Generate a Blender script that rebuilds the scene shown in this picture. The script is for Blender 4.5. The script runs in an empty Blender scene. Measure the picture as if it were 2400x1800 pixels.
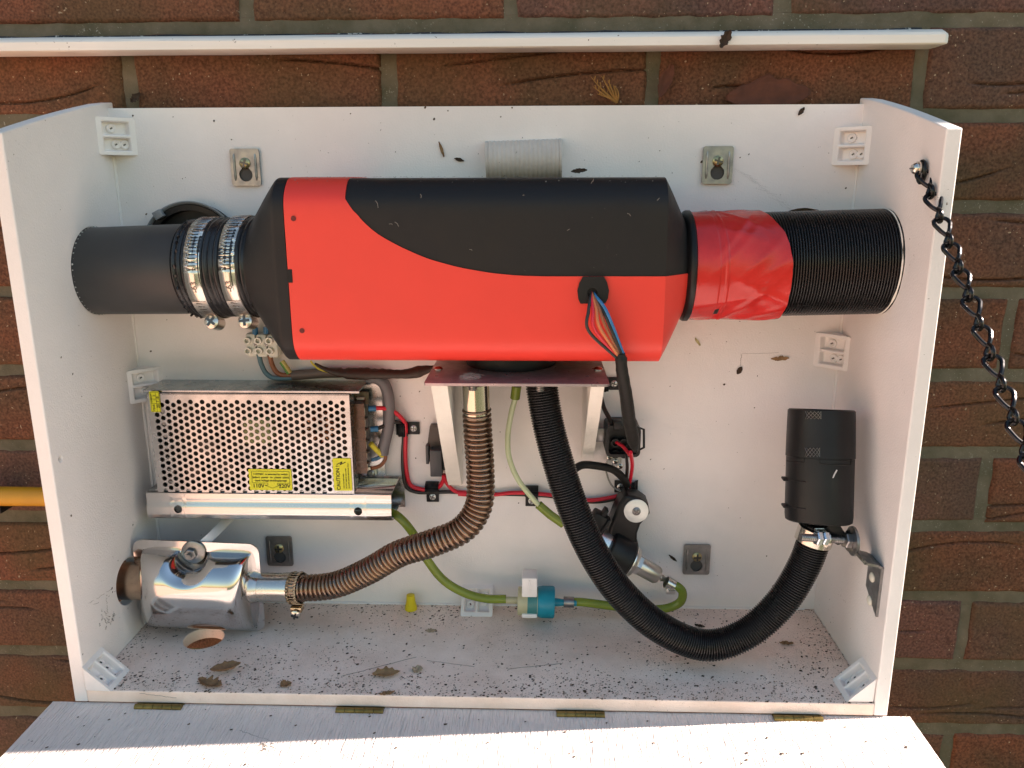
import bpy, bmesh, math, random
from mathutils import Vector, Matrix, noise
random.seed(7)
S = bpy.context.scene
R = math.radians
# ------------------------------------------------------------------ camera
CAM = Vector((.0521, -.753, .4278)); PITCH, ROLL, YAW = .2455, .0026, .032; FPX = 1867.0
def _rot():
    cr, sr, cp, sp, cy, sy = math.cos(ROLL), math.sin(ROLL), math.cos(PITCH), math.sin(PITCH), math.cos(YAW), math.sin(YAW)
    return (Matrix(((cy, -sy, 0), (sy, cy, 0), (0, 0, 1))) @ Matrix(((1, 0, 0), (0, cp, sp), (0, -sp, cp)))
            @ Matrix(((cr, 0, sr), (0, 1, 0), (-sr, 0, cr))))
CM = _rot()
cd = bpy.data.cameras.new('camera'); cam = bpy.data.objects.new('camera', cd); S.collection.objects.link(cam)
cd.sensor_width = 36; cd.lens = 36 * FPX / 2400; cd.clip_start = .02; cd.clip_end = 600
cam.matrix_world = Matrix.Translation(CAM) @ (CM @ Matrix(((1, 0, 0), (0, 0, -1), (0, 1, 0)))).to_4x4()
S.camera = cam
# survey helpers: a sight line of the photograph (2400 x 1800) met with a plane of the place, gives the real position
def ray(px, py): return CM @ Vector(((px - 1200) / FPX, 1, -(py - 900) / FPX))
def at(px, py, Y=0.0): r = ray(px, py); return CAM + r * ((Y - CAM.y) / r.y)
def atz(px, py, Z): r = ray(px, py); return CAM + r * ((Z - CAM.z) / r.z)
def atx(px, py, X): r = ray(px, py); return CAM + r * ((X - CAM.x) / r.x)
# ------------------------------------------------------------------ world, sun, exposure
SUN_EL, SUN_AZ = R(30), R(5.2)          # sun low to the right, a little behind the plane of the wall
w = bpy.data.worlds.new("World"); S.world = w; w.use_nodes = True
nt = w.node_tree; nt.nodes.clear()
sky = nt.nodes.new('ShaderNodeTexSky'); sky.sky_type = 'NISHITA'; sky.sun_disc = False
sky.sun_elevation = SUN_EL; sky.sun_rotation = R(90) - SUN_AZ
sky.air_density = 1.7; sky.dust_density = .3; sky.ozone_density = 0.9
bg = nt.nodes.new('ShaderNodeBackground'); bg.inputs[1].default_value = .055
wo = nt.nodes.new('ShaderNodeOutputWorld')
nt.links.new(sky.outputs[0], bg.inputs[0]); nt.links.new(bg.outputs[0], wo.inputs[0])
sl = bpy.data.lights.new('sun', 'SUN'); sl.energy = 5.0; sl.angle = R(.5); sl.color = (1, .82, .70)
sun = bpy.data.objects.new('sun', sl); S.collection.objects.link(sun)
sdir = Vector((math.cos(SUN_EL) * math.cos(SUN_AZ), math.cos(SUN_EL) * math.sin(SUN_AZ), math.sin(SUN_EL)))
sun.rotation_euler = sdir.to_track_quat('Z', 'Y').to_euler()
S.view_settings.view_transform = 'Standard'; S.view_settings.look = 'None'
S.view_settings.exposure = 2.03; S.view_settings.gamma = 1
S.cycles.max_bounces = 10; S.cycles.diffuse_bounces = 6; S.cycles.glossy_bounces = 5
S.cycles.caustics_reflective = False; S.cycles.caustics_refractive = False
S.cycles.use_denoising = True

# ------------------------------------------------------------------ materials
MATS = {}
def M(name, col, rough=.5, metal=0.0, var=0.0, vs=40, bump=0.0, bs=300, coat=0.0, trans=0.0, sss=0.0, col2=None, stretch=None,
      specks=0.0, speck_scale=220, speck_col=(.03, .022, .015), rvar=0.0, spec=.5, ior=1.45, detail=4, streak=0.0, bd=.001):
    if name in MATS: return MATS[name]
    m = bpy.data.materials.new(name); m.use_nodes = True; MATS[name] = m
    t = m.node_tree; N = t.nodes; L = t.links; p = N['Principled BSDF']
    p.inputs['Base Color'].default_value = (*col, 1); p.inputs['Roughness'].default_value = rough
    p.inputs['Metallic'].default_value = metal; p.inputs['Specular IOR Level'].default_value = spec; p.inputs['IOR'].default_value = ior
    p.inputs['Coat Weight'].default_value = coat; p.inputs['Coat Roughness'].default_value = .08
    p.inputs['Transmission Weight'].default_value = trans
    if sss: p.inputs['Subsurface Weight'].default_value = sss; p.inputs['Subsurface Radius'].default_value = (.004, .004, .003)
    if not (var or bump or specks or rvar or streak): return m
    tc = N.new('ShaderNodeTexCoord'); vec = tc.outputs['Object']
    if stretch:
        mp = N.new('ShaderNodeMapping'); mp.inputs['Scale'].default_value = stretch; L.new(vec, mp.inputs[0]); vec = mp.outputs[0]
    cur = None
    if var or rvar:
        n = N.new('ShaderNodeTexNoise'); n.inputs['Scale'].default_value = vs; n.inputs['Detail'].default_value = detail; n.inputs['Roughness'].default_value = .62
        L.new(vec, n.inputs['Vector'])
        rr = N.new('ShaderNodeMapRange'); rr.inputs['From Min'].default_value = .33; rr.inputs['From Max'].default_value = .67
        L.new(n.outputs['Fac'], rr.inputs['Value'])
        if var:
            mx = N.new('ShaderNodeMix'); mx.data_type = 'RGBA'
            c2 = col2 or tuple(max(0, c * (1 - var)) for c in col)
            mx.inputs[6].default_value = (*col, 1); mx.inputs[7].default_value = (*c2, 1)
            L.new(rr.outputs[0], mx.inputs[0]); cur = mx.outputs[2]
        if rvar:
            r2 = N.new('ShaderNodeMapRange'); r2.inputs['To Min'].default_value = max(.02, rough - rvar); r2.inputs['To Max'].default_value = rough + rvar
            L.new(rr.outputs[0], r2.inputs['Value']); L.new(r2.outputs[0], p.inputs['Roughness'])
    if specks:
        n = N.new('ShaderNodeTexNoise'); n.inputs['Scale'].default_value = speck_scale; n.inputs['Detail'].default_value = 3; n.inputs['Roughness'].default_value = .7
        L.new(tc.outputs['Object'], n.inputs['Vector'])
        g = N.new('ShaderNodeTexNoise'); g.inputs['Scale'].default_value = 9; g.inputs['Detail'].default_value = 3
        L.new(tc.outputs['Object'], g.inputs['Vector'])
        ad = N.new('ShaderNodeMath'); ad.operation = 'MULTIPLY_ADD'; ad.inputs[1].default_value = .35; L.new(g.outputs['Fac'], ad.inputs[0]); L.new(n.outputs['Fac'], ad.inputs[2])
        rr = N.new('ShaderNodeMapRange'); th = .92 - specks * .2
        rr.inputs['From Min'].default_value = th; rr.inputs['From Max'].default_value = th + .04
        L.new(ad.outputs[0], rr.inputs['Value'])
        mx = N.new('ShaderNodeMix'); mx.data_type = 'RGBA'
        if cur: L.new(cur, mx.inputs[6])
        else: mx.inputs[6].default_value = (*col, 1)
        mx.inputs[7].default_value = (*speck_col, 1); L.new(rr.outputs[0], mx.inputs[0]); cur = mx.outputs[2]
    if streak:                                   # fine dark cracks along the grain
        sm_ = N.new('ShaderNodeMapping'); sm_.inputs['Scale'].default_value = (1, .07, 1); sm_.inputs['Rotation'].default_value = (0, 0, .18); L.new(tc.outputs['Object'], sm_.inputs[0])
        n = N.new('ShaderNodeTexNoise'); n.inputs['Scale'].default_value = 420; n.inputs['Detail'].default_value = 3; n.inputs['Roughness'].default_value = .65; L.new(sm_.outputs[0], n.inputs['Vector'])
        rr = N.new('ShaderNodeMapRange'); rr.inputs['From Min'].default_value = .60; rr.inputs['From Max'].default_value = .72; rr.inputs['To Max'].default_value = streak; L.new(n.outputs['Fac'], rr.inputs['Value'])
        mx = N.new('ShaderNodeMix'); mx.data_type = 'RGBA'
        if cur: L.new(cur, mx.inputs[6])
        else: mx.inputs[6].default_value = (*col, 1)
        mx.inputs[7].default_value = (.10, .09, .075, 1); L.new(rr.outputs[0], mx.inputs[0]); cur = mx.outputs[2]
    if cur: L.new(cur, p.inputs['Base Color'])
    if bump:
        n = N.new('ShaderNodeTexNoise'); n.inputs['Scale'].default_value = bs; n.inputs['Detail'].default_value = 5
        L.new(vec, n.inputs['Vector'])
        b = N.new('ShaderNodeBump'); b.inputs['Strength'].default_value = bump; b.inputs['Distance'].default_value = bd
        L.new(n.outputs['Fac'], b.inputs['Height']); L.new(b.outputs[0], p.inputs['Normal'])
    return m

# ------------------------------------------------------------------ objects and meshes
COL = S.collection
def tag(o, label=None, cat=None, group=None, kind=None):
    if label: o['label'] = label
    if cat: o['category'] = cat
    if group: o['group'] = group
    if kind: o['kind'] = kind
    return o
def thing(name, label, cat, loc=(0, 0, 0), group=None):
    o = bpy.data.objects.new(name, None); COL.objects.link(o); o.location = loc; o.empty_display_size = .01
    return tag(o, label, cat, group)
def wloc(o):
    v = Vector((0, 0, 0))
    while o: v = v + Vector(o.location); o = o.parent
    return v
def dup(o, parent=None):
    c = o.copy(); COL.objects.link(c)
    if parent is not None: c.parent = parent
    for ch in list(o.children): dup(ch, c)
    return c
class MB:
    def __init__(self): self.v = []; self.f = []
    def add(self, vs, fs):
        n = len(self.v); self.v += [Vector(a) for a in vs]; self.f += [tuple(i + n for i in q) for q in fs]; return self
    def bm(self, bm):
        bm.verts.index_update(); self.add([a.co.copy() for a in bm.verts], [[a.index for a in q.verts] for q in bm.faces]); bm.free(); return self
    def box(self, c, s, bev=0.0, seg=2, rot=None):
        bm = bmesh.new(); bmesh.ops.create_cube(bm, size=1)
        for a in bm.verts: a.co = Vector((a.co.x * s[0], a.co.y * s[1], a.co.z * s[2]))
        if bev: bmesh.ops.bevel(bm, geom=list(bm.edges), offset=bev, segments=seg, affect='EDGES', profile=.5, clamp_overlap=True)
        for a in bm.verts:
            if rot: a.co = rot @ a.co
            a.co += Vector(c)
        return self.bm(bm)
    def lathe(self, o, ax, prof, seg=24, ref=None, close=True):
        """prof: list of (distance along axis, radius)"""
        o = Vector(o); ax = Vector(ax).normalized(); u = (Vector(ref) if ref else ax.orthogonal()); u = (u - ax * u.dot(ax)).normalized(); wv = ax.cross(u)
        vs = []; fs = []
        for t, r in prof:
            for k in range(seg):
                a = 2 * math.pi * k / seg; vs.append(o + ax * t + (u * math.cos(a) + wv * math.sin(a)) * r)
        for i in range(len(prof) - 1):
            for k in range(seg):
                k2 = (k + 1) % seg; fs.append((i * seg + k, i * seg + k2, (i + 1) * seg + k2, (i + 1) * seg + k))
        if close:
            if prof[0][1] > 1e-6: fs.append(tuple(range(seg))[::-1])
            if prof[-1][1] > 1e-6: fs.append(tuple((len(prof) - 1) * seg + k for k in range(seg)))
        return self.add(vs, fs)
    def cyl(self, a, b, r, seg=20, r2=None):
        a = Vector(a); b = Vector(b); return self.lathe(a, b - a, [(0, r), ((b - a).length, r if r2 is None else r2)], seg)
    def tube(self, pts, r, seg=12, caps=True, ref=None, flat=1.0):
        n = len(pts); pts = [Vector(q) for q in pts]
        T = [(pts[min(i + 1, n - 1)] - pts[max(i - 1, 0)]).normalized() for i in range(n)]
        u = (Vector(ref) if ref else T[0].orthogonal()); u = (u - T[0] * u.dot(T[0])).normalized()
        vs = []; fs = []
        for i in range(n):
            u = (u - T[i] * u.dot(T[i])).normalized(); wv = T[i].cross(u); rr = r(i) if callable(r) else r
            for k in range(seg):
                a = 2 * math.pi * k / seg; vs.append(pts[i] + u * (math.cos(a) * rr) + wv * (math.sin(a) * rr * flat))
        for i in range(n - 1):
            for k in range(seg):
                k2 = (k + 1) % seg; fs.append((i * seg + k, i * seg + k2, (i + 1) * seg + k2, (i + 1) * seg + k))
        if caps: fs.append(tuple(range(seg))[::-1]); fs.append(tuple((n - 1) * seg + k for k in range(seg)))
        return self.add(vs, fs)
    def grid(self, nu, nv, fn):
        vs = [fn(i / nu, j / nv) for i in range(nu + 1) for j in range(nv + 1)]
        fs = [(i * (nv + 1) + j, (i + 1) * (nv + 1) + j, (i + 1) * (nv + 1) + j + 1, i * (nv + 1) + j + 1) for i in range(nu) for j in range(nv)]
        return self.add(vs, fs)
    def plate(self, outer, holes=(), th=.002, frame=None, bev=0.0):
        """flat plate with real holes; outer and holes are 2D loops (a, b); frame maps (a, b, depth) to 3D"""
        fr = frame or (lambda a, b, d: Vector((a, d, b)))
        bm = bmesh.new(); loops = []
        for lp in [outer] + list(holes):
            vv = [bm.verts.new((a, b, 0)) for a, b in lp]; loops.append(len(vv))
            for i in range(len(vv)): bm.edges.new((vv[i], vv[(i + 1) % len(vv)]))
        bmesh.ops.triangle_fill(bm, use_beauty=True, use_dissolve=False, edges=list(bm.edges))
        bm.verts.index_update(); flat = [(a.co.x, a.co.y) for a in bm.verts]; tri = [[a.index for a in q.verts] for q in bm.faces]; bm.free()
        n = len(flat); vs = [fr(a, b, 0) for a, b in flat] + [fr(a, b, th) for a, b in flat]
        fs = [tuple(q) for q in tri] + [tuple(i + n for i in q[::-1]) for q in tri]; k = 0
        for c in loops:
            for i in range(c): a = k + i; b = k + (i + 1) % c; fs.append((a, b, b + n, a + n))
            k += c
        return self.add(vs, fs)
    def build(self, name, mat, parent=None, smooth=True, angle=38, world=True, fixn=True, bevel=0.0):
        off = wloc(parent) if (parent is not None and world) else Vector((0, 0, 0))
        me = bpy.data.meshes.new(name); me.from_pydata([v - off for v in self.v], [], self.f)
        if fixn or bevel:
            bm = bmesh.new(); bm.from_mesh(me); bmesh.ops.recalc_face_normals(bm, faces=bm.faces); bm.to_mesh(me); bm.free()
        me.materials.append(mat)
        if smooth:
            me.polygons.foreach_set('use_smooth', [True] * len(me.polygons)); me.set_sharp_from_angle(angle=R(angle))
        me.update(); o = bpy.data.objects.new(name, me); COL.objects.link(o)
        if parent is not None: o.parent = parent
        return o
def text(name, s, size, loc, rx, mat, parent, align='CENTER', world=True, bold=0.0):
    c = bpy.data.curves.new(name, 'FONT'); c.body = s; c.size = size; c.align_x = align; c.align_y = 'CENTER'; c.extrude = .00005; c.offset = bold or size * .016
    tmp = bpy.data.objects.new('tmp', c); COL.objects.link(tmp); dg = bpy.context.evaluated_depsgraph_get(); me = bpy.data.meshes.new_from_object(tmp.evaluated_get(dg))
    bpy.data.objects.remove(tmp); bpy.data.curves.remove(c); me.materials.clear(); me.materials.append(mat)
    o = bpy.data.objects.new(name, me); COL.objects.link(o); o.parent = parent
    o.location = Vector(loc) - (wloc(parent) if world else Vector((0, 0, 0))); o.rotation_euler = rx
    return o
def circ(cx, cy, r, n=24, ph=0.0, ry=None): return [(cx + r * math.cos(ph + 2 * math.pi * k / n), cy + (ry or r) * math.sin(ph + 2 * math.pi * k / n)) for k in range(n)]
def rrect(x0, y0, x1, y1, r, n=4):
    o = []
    for cx, cy, a0 in ((x1 - r, y1 - r, 0), (x0 + r, y1 - r, 90), (x0 + r, y0 + r, 180), (x1 - r, y0 + r, 270)):
        for k in range(n + 1): a = R(a0 + 90 * k / n); o.append((cx + r * math.cos(a), cy + r * math.sin(a)))
    return o
def spline(pts, n=200, even=True):
    P = [Vector(q) for q in pts]; P = [P[0] * 2 - P[1]] + P + [P[-1] * 2 - P[-2]]; out = []
    for i in range(1, len(P) - 2):
        for k in range(40):
            t = k / 40; a, b, c, d = P[i - 1:i + 3]
            out.append(.5 * ((2 * b) + (c - a) * t + (2 * a - 5 * b + 4 * c - d) * t * t + (3 * b - a - 3 * c + d) * t ** 3))
    out.append(P[-2])
    if not even: return out
    L = [0]
    for i in range(1, len(out)): L.append(L[-1] + (out[i] - out[i - 1]).length)
    res = []; j = 0
    for k in range(n):
        s = L[-1] * k / (n - 1)
        while j < len(L) - 2 and L[j + 1] < s: j += 1
        f = (s - L[j]) / max(1e-9, L[j + 1] - L[j]); res.append(out[j].lerp(out[j + 1], min(1, f)))
    return res
def plen(p): return sum((p[i + 1] - p[i]).length for i in range(len(p) - 1))

# ------------------------------------------------------------------ palette
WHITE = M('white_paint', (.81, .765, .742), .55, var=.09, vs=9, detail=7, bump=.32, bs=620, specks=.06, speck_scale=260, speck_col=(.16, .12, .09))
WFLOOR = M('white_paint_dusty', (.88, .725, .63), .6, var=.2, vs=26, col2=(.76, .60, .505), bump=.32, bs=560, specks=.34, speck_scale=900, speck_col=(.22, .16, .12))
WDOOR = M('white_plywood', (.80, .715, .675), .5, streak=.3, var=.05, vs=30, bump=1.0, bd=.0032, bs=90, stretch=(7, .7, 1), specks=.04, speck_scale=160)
WPLAST = M('white_plastic', (.79, .755, .735), .4, var=.05, vs=60)
BLACKP = M('black_plastic', (.010, .010, .011), .42, spec=.35, var=.3, vs=30, bump=.12, bs=900, rvar=.06)
BLACKC = M('black_casing', (.0105, .0095, .0098), .5, spec=.35, bump=.10, bs=1500, specks=.12, speck_scale=420, speck_col=(.11, .10, .09), rvar=.08, vs=30)
RUBBER = M('black_rubber', (.0075, .0075, .008), .4, spec=.35, bump=.15, bs=700, rvar=.1)
HOSE = M('black_hose', (.008, .0075, .008), .24, spec=.5, rvar=.08, vs=60)
REDP = M('red_plastic', (.72, .045, .030), .42, bump=.10, bs=1600, var=.05, vs=18)
REDT = M('red_tape', (.55, .020, .018), .24, var=.2, vs=30, bump=.10, bs=900, spec=.6)
GREYPVC = M('grey_pvc', (.040, .041, .043), .42, spec=.4, var=.14, vs=20, rvar=.06)
STEEL = M('stainless', (.66, .62, .56), .24, 1.0, rvar=.06, vs=50)
CHROME = M('polished_steel', (.60, .59, .58), .11, 1.0, var=.10, vs=10, bump=.02, bs=60)
ZINC = M('zinc_plate', (.31, .31, .31), .38, 1.0, var=.25, vs=120, rvar=.08)
ALU = M('aluminium', (.56, .56, .56), .22, 1.0, stretch=(.2, 3, 3), rvar=.05, vs=160)
GALV = M('psu_steel', (.44, .46, .475), .27, 1.0, var=.25, vs=50, rvar=.05)
BROWNST = M('heat_tinted_steel', (.20, .155, .130), .30, 1.0, var=.4, vs=90, col2=(.27, .175, .115), rvar=.1, specks=.2, speck_scale=300, speck_col=(.10, .06, .04))
PLATEM = M('bracket_steel', (.46, .37, .385), .34, .6, var=.3, vs=70, rvar=.08)
BRASS = M('brass', (.27, .19, .06), .45, .8, var=.4, vs=90)
DARK = M('dark_void', (.008, .007, .006), .8)
DARKM = M('dark_metal', (.10, .10, .10), .35, 1.0)
YEL = M('yellow_sticker', (.62, .58, .012), .45)
INK = M('black_ink', (.008, .008, .004), .7)
GREENT = M('green_fuel_tube', (.20, .26, .03), .22, sss=.3, var=.2, vs=50)
PALET = M('pale_fuel_tube', (.52, .58, .36), .25, sss=.3)
REDW = M('red_wire', (.55, .012, .03), .35)
BLKW = M('black_wire', (.02, .018, .016), .4)
BLUEW = M('blue_wire', (.03, .16, .35), .4)
BROWNW = M('brown_wire', (.25, .09, .04), .45)
GREYB = M('grey_blue_wire', (.10, .18, .22), .45)
YELW = M('yellow_wire', (.60, .50, .05), .4)
GREYC = M('grey_cable', (.14, .13, .135), .45)
ORW = M('orange_wire', (.50, .16, .06), .4)
BLUECR = M('blue_crimp', (.02, .12, .24), .3)
TAPE = M('black_cloth_tape', (.010, .009, .008), .55, spec=.3, bump=.3, bs=500)

# ------------------------------------------------------------------ ground
W2, D, TH, HB, HF = .34, .155, .0115, .496, .4656
g = MB().grid(8, 8, lambda u, v: Vector((-120 + 240 * u, -120 + 240 * v, -.95)))  # unseen ground, made dark so less warm light bounces from the right
tag(g.build('unseen_dark_ground', M('dark_ground_green', (.060, .075, .028), .9, var=.4, vs=1.5, bump=.4, bs=30), fixn=False, smooth=False), kind='structure')
g = MB().grid(6, 6, lambda u, v: Vector((-30 + 29.4 * u, -30 + 30 * v, -.94)))  # pale warm sheet added out of view to bounce sunlight from the left
tag(g.build('unseen_bounce_sheet', M('warm_bounce_sheet', (.75, .49, .37), .8, var=.15, vs=1.5, bump=.4, bs=30), fixn=False, smooth=False), kind='structure')

# ------------------------------------------------------------------ brick wall
PITCH_Z, PITCH_X, BL, BH = .0804, .2403, .2290, .0692
WY = .020
def brick_mat(i, c1, c2):
    m = bpy.data.materials.new('brick_clay'); m.use_nodes = True
    t = m.node_tree; N = t.nodes; L = t.links; p = N['Principled BSDF']; p.inputs['Roughness'].default_value = .9; p.inputs['Specular IOR Level'].default_value = .25
    tc = N.new('ShaderNodeTexCoord'); oi = N.new('ShaderNodeObjectInfo')
    off = N.new('ShaderNodeVectorMath'); off.operation = 'MULTIPLY_ADD'; cb = N.new('ShaderNodeCombineXYZ')
    for k in range(3): L.new(oi.outputs['Random'], cb.inputs[k])
    off.inputs[1].default_value = (9, 9, 9); L.new(cb.outputs[0], off.inputs[0]); L.new(tc.outputs['Object'], off.inputs[2])
    n1 = N.new('ShaderNodeTexNoise'); n1.inputs['Scale'].default_value = 13; n1.inputs['Detail'].default_value = 5; L.new(off.outputs[0], n1.inputs['Vector'])
    r1 = N.new('ShaderNodeMapRange'); r1.inputs['From Min'].default_value = .36; r1.inputs['From Max'].default_value = .64; L.new(n1.outputs['Fac'], r1.inputs['Value'])
    mx = N.new('ShaderNodeMix'); mx.data_type = 'RGBA'; mx.inputs[6].default_value = (*c1, 1); mx.inputs[7].default_value = (*c2, 1); L.new(r1.outputs[0], mx.inputs[0])
    n2 = N.new('ShaderNodeTexNoise'); n2.inputs['Scale'].default_value = 420; n2.inputs['Detail'].default_value = 3; L.new(off.outputs[0], n2.inputs['Vector'])
    r2 = N.new('ShaderNodeMapRange'); r2.inputs['From Min'].default_value = .30; r2.inputs['From Max'].default_value = .70; r2.inputs['To Min'].default_value = .55; r2.inputs['To Max'].default_value = 1.4; L.new(n2.outputs['Fac'], r2.inputs['Value'])
    mm = N.new('ShaderNodeMix'); mm.data_type = 'RGBA'; mm.blend_type = 'MULTIPLY'; mm.inputs[0].default_value = 1; L.new(mx.outputs[2], mm.inputs[6]); L.new(r2.outputs[0], mm.inputs[7])
    # pale grit and a little green algae
    n3 = N.new('ShaderNodeTexNoise'); n3.inputs['Scale'].default_value = 300; n3.inputs['Detail'].default_value = 1; L.new(off.outputs[0], n3.inputs['Vector'])
    r3 = N.new('ShaderNodeMapRange'); r3.inputs['From Min'].default_value = .73; r3.inputs['From Max'].default_value = .76; L.new(n3.outputs['Fac'], r3.inputs['Value'])
    m3 = N.new('ShaderNodeMix'); m3.data_type = 'RGBA'; m3.inputs[7].default_value = (.34, .25, .17, 1); L.new(r3.outputs[0], m3.inputs[0]); L.new(mm.outputs[2], m3.inputs[6])
    n4 = N.new('ShaderNodeTexNoise'); n4.inputs['Scale'].default_value = 7; n4.inputs['Detail'].default_value = 3; L.new(off.outputs[0], n4.inputs['Vector'])
    r4 = N.new('ShaderNodeMapRange'); r4.inputs['From Min'].default_value = .5; r4.inputs['From Max'].default_value = .75; r4.inputs['To Max'].default_value = .55; L.new(n4.outputs['Fac'], r4.inputs['Value'])
    m4 = N.new('ShaderNodeMix'); m4.data_type = 'RGBA'; m4.inputs[7].default_value = (.085, .068, .028, 1); L.new(r4.outputs[0], m4.inputs[0]); L.new(m3.outputs[2], m4.inputs[6])
    L.new(m4.outputs[2], p.inputs['Base Color'])
    b = N.new('ShaderNodeBump'); b.inputs['Strength'].default_value = .6; b.inputs['Distance'].default_value = .0012; L.new(n2.outputs['Fac'], b.inputs['Height']); L.new(b.outputs[0], p.inputs['Normal'])
    return m
BRICKM = [brick_mat(i, a, b) for i, (a, b) in enumerate([((.158, .060, .033), (.094, .052, .030)), ((.142, .066, .050), (.092, .053, .042)),
                                                         ((.114, .059, .033), (.162, .063, .036)), ((.096, .056, .040), (.138, .061, .037))])]
def brick_mesh(seed, spall=False):
    rnd = random.Random(seed); NU, NV = 190, 58; cr = []
    for _ in range(rnd.choice([1, 2, 2, 3])):          # curved drag creases of a hand-thrown brick
        x0 = rnd.uniform(-.10, .02); ln = rnd.uniform(.06, .17); z0 = rnd.uniform(-.026, .026); cv = rnd.uniform(-.012, .012); sl_ = rnd.uniform(-.12, .12)
        cr.append((x0, ln, z0, cv, sl_, rnd.uniform(.8, 1.6)))
    def fn(u, v):
        x = (u - .5) * BL; z = (v - .5) * BH
        ex = BL / 2 - abs(x); ez = BH / 2 - abs(z); e = min(ex, ez)
        y = .0 if e > .004 else .0035 * (1 - e / .004) ** 2
        y += .0012 * noise.noise(Vector((x * 22 + seed * 7, z * 30, seed))) + .0005 * noise.noise(Vector((x * 140, z * 160, seed)))
        for x0, ln, z0, cv, s_, dp in cr:
            t = (x - x0) / ln
            if 0 < t < 1:
                zc = z0 + cv * 4 * t * (1 - t) + s_ * (x - x0); q = abs(z - zc) / .0010
                if q < 2: y += .0036 * dp * math.exp(-q * q) * min(1, 6 * t, 6 * (1 - t))
        if spall:
            q = z + .012 + .10 * abs(x - .01) + .006 * noise.noise(Vector((x * 40, 3, z * 20)))
            if q < 0: y += .006 + .002 * noise.noise(Vector((x * 60, z * 60, 1)))
        xx = x + .0012 * noise.noise(Vector((seed, z * 50, x * 10))) * (1 if ex < .004 else 0); zz = z + .0010 * noise.noise(Vector((x * 40, seed * 3, 2))) * (1 if ez < .004 else 0)
        return Vector((xx, y, zz))
    m = MB().grid(NU, NV, fn); n = NV + 1
    ring = [j for j in range(n)] + [i * n + NV for i in range(1, NU + 1)] + [NU * n + j for j in range(NV - 1, -1, -1)] + [i * n for i in range(NU - 1, 0, -1)]
    k = len(m.v); m.v += [Vector((m.v[i].x, .03, m.v[i].z)) for i in ring]
    for i in range(len(ring)): j = (i + 1) % len(ring); m.f.append((ring[i], ring[j], k + j, k + i))
    return m
wall = thing('brick_wall', 'red and brown brick house wall with grey green mortar behind the white cabinet', 'wall', (0, WY, 0))
protos = []
for i in range(9):
    o = brick_mesh(31 + i, False).build('brick', BRICKM[i % 4], wall, world=False, angle=60); protos.append(o)
first = set()
z0 = .5269 - 18 * PITCH_Z
for row in range(30):
    zc = z0 + row * PITCH_Z; even = (row - 18) % 2 == 0
    for c in range(-5, 6):
        xj = (.155 if even else .0282) + c * PITCH_X; xc = xj + PITCH_X / 2 + random.uniform(-.002, .002)
        if not (-1.2 < xc < 1.25) or zc > 1.05: continue
        k = random.randrange(8)
        if row == 18 and c == 0: k = 8
        if k in first: o = protos[k].copy(); COL.objects.link(o)
        else: o = protos[k]; first.add(k)
        o.location = (xc, random.uniform(-.0012, .0012), zc + random.uniform(-.0008, .0008)); o.rotation_euler = (0, R(random.uniform(-.25, .25)), 0)
        if random.random() < .5 and k != 8: o.rotation_euler.y += math.pi
for k, o in enumerate(protos):
    if k not in first: bpy.data.objects.remove(o)
MORT = M('mortar', (.165, .140, .102), .95, var=.5, vs=26, col2=(.092, .086, .056), bump=1.0, bs=260, specks=.4, speck_scale=500, speck_col=(.30, .29, .24), spec=.2)
mo = MB()
def msheet(x0, x1, za, zb, nu, nv):
    mo.grid(nu, nv, lambda u, v: (lambda x, zz: Vector((x, WY + .0026 + .0013 * noise.noise(Vector((x * 60, zz * 60, 0))) + .0007 * noise.noise(Vector((x * 210, zz * 210, 5))), zz)))(x0 + (x1 - x0) * u, za + (zb - za) * v))
for row in range(31):
    zb = z0 + (row - .5) * PITCH_Z; msheet(-1.26, 1.30, zb - .0085, zb + .0085, 420, 4)
    for c in range(-6, 7):
        xj = (.155 if (row - 18) % 2 == 0 else .0282) + c * PITCH_X
        if -1.26 < xj < 1.3: msheet(xj - .0085, xj + .0085, zb + .0086, zb + PITCH_Z - .0086, 4, 14)
mo.build('mortar', MORT, wall, fixn=False)
# the rest of the house wall, beyond what the picture shows: it ends 2.6 m to the right, where the sun comes past the corner
core = MB().box((-1.75, WY + .135, .55), (8.5, .2, 3.0)).build('wall_core', M('wall_core_brick', (.15, .068, .04), .9, var=.4, vs=20), wall, smooth=False)

# ------------------------------------------------------------------ batten over the cabinet
bt = MB(); z = .5492
prof = [(.0, -.0065), (-.0, .0065), (-.022, .0065), (-.0285, .0032), (-.030, .001), (-.030, -.0060), (-.0285, -.0068)]
def bsec(x, k): y, zz = prof[k]; return Vector((x, WY - .003 + y, z + zz * .96 + .0006 * (x + .4)))
xs = [-1.0 + 1.398 * i / 60 for i in range(61)]
vs = []; fs = []; n = len(prof)
for i, x in enumerate(xs + [.4015]):
    for k in range(n):
        q = bsec(x, k); 
        if i == 61: q = bsec(x, k).lerp(bsec(x, 0).lerp(bsec(x, 4), .5), .16)
        q.z += .0003 * noise.noise(Vector((x * 12, k, 0))); vs.append(q)
for i in range(61):
    for k in range(n): fs.append((i * n + k, i * n + (k + 1) % n, (i + 1) * n + (k + 1) % n, (i + 1) * n + k))
fs += [tuple(range(n)), tuple(61 * n + k for k in range(n))[::-1]]
WBAT = M('batten_paint', (.80, .77, .72), .55, var=.08, vs=40, bump=.4, bs=120, stretch=(.15, 2, 2), specks=.22, speck_scale=180, speck_col=(.14, .11, .09))
b_ = MB().add(vs, fs).build('wooden_batten', WBAT, None, angle=30)
tag(b_, 'long white painted timber strip fixed to the bricks above the open cabinet', 'batten')
sm = MB()
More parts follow.
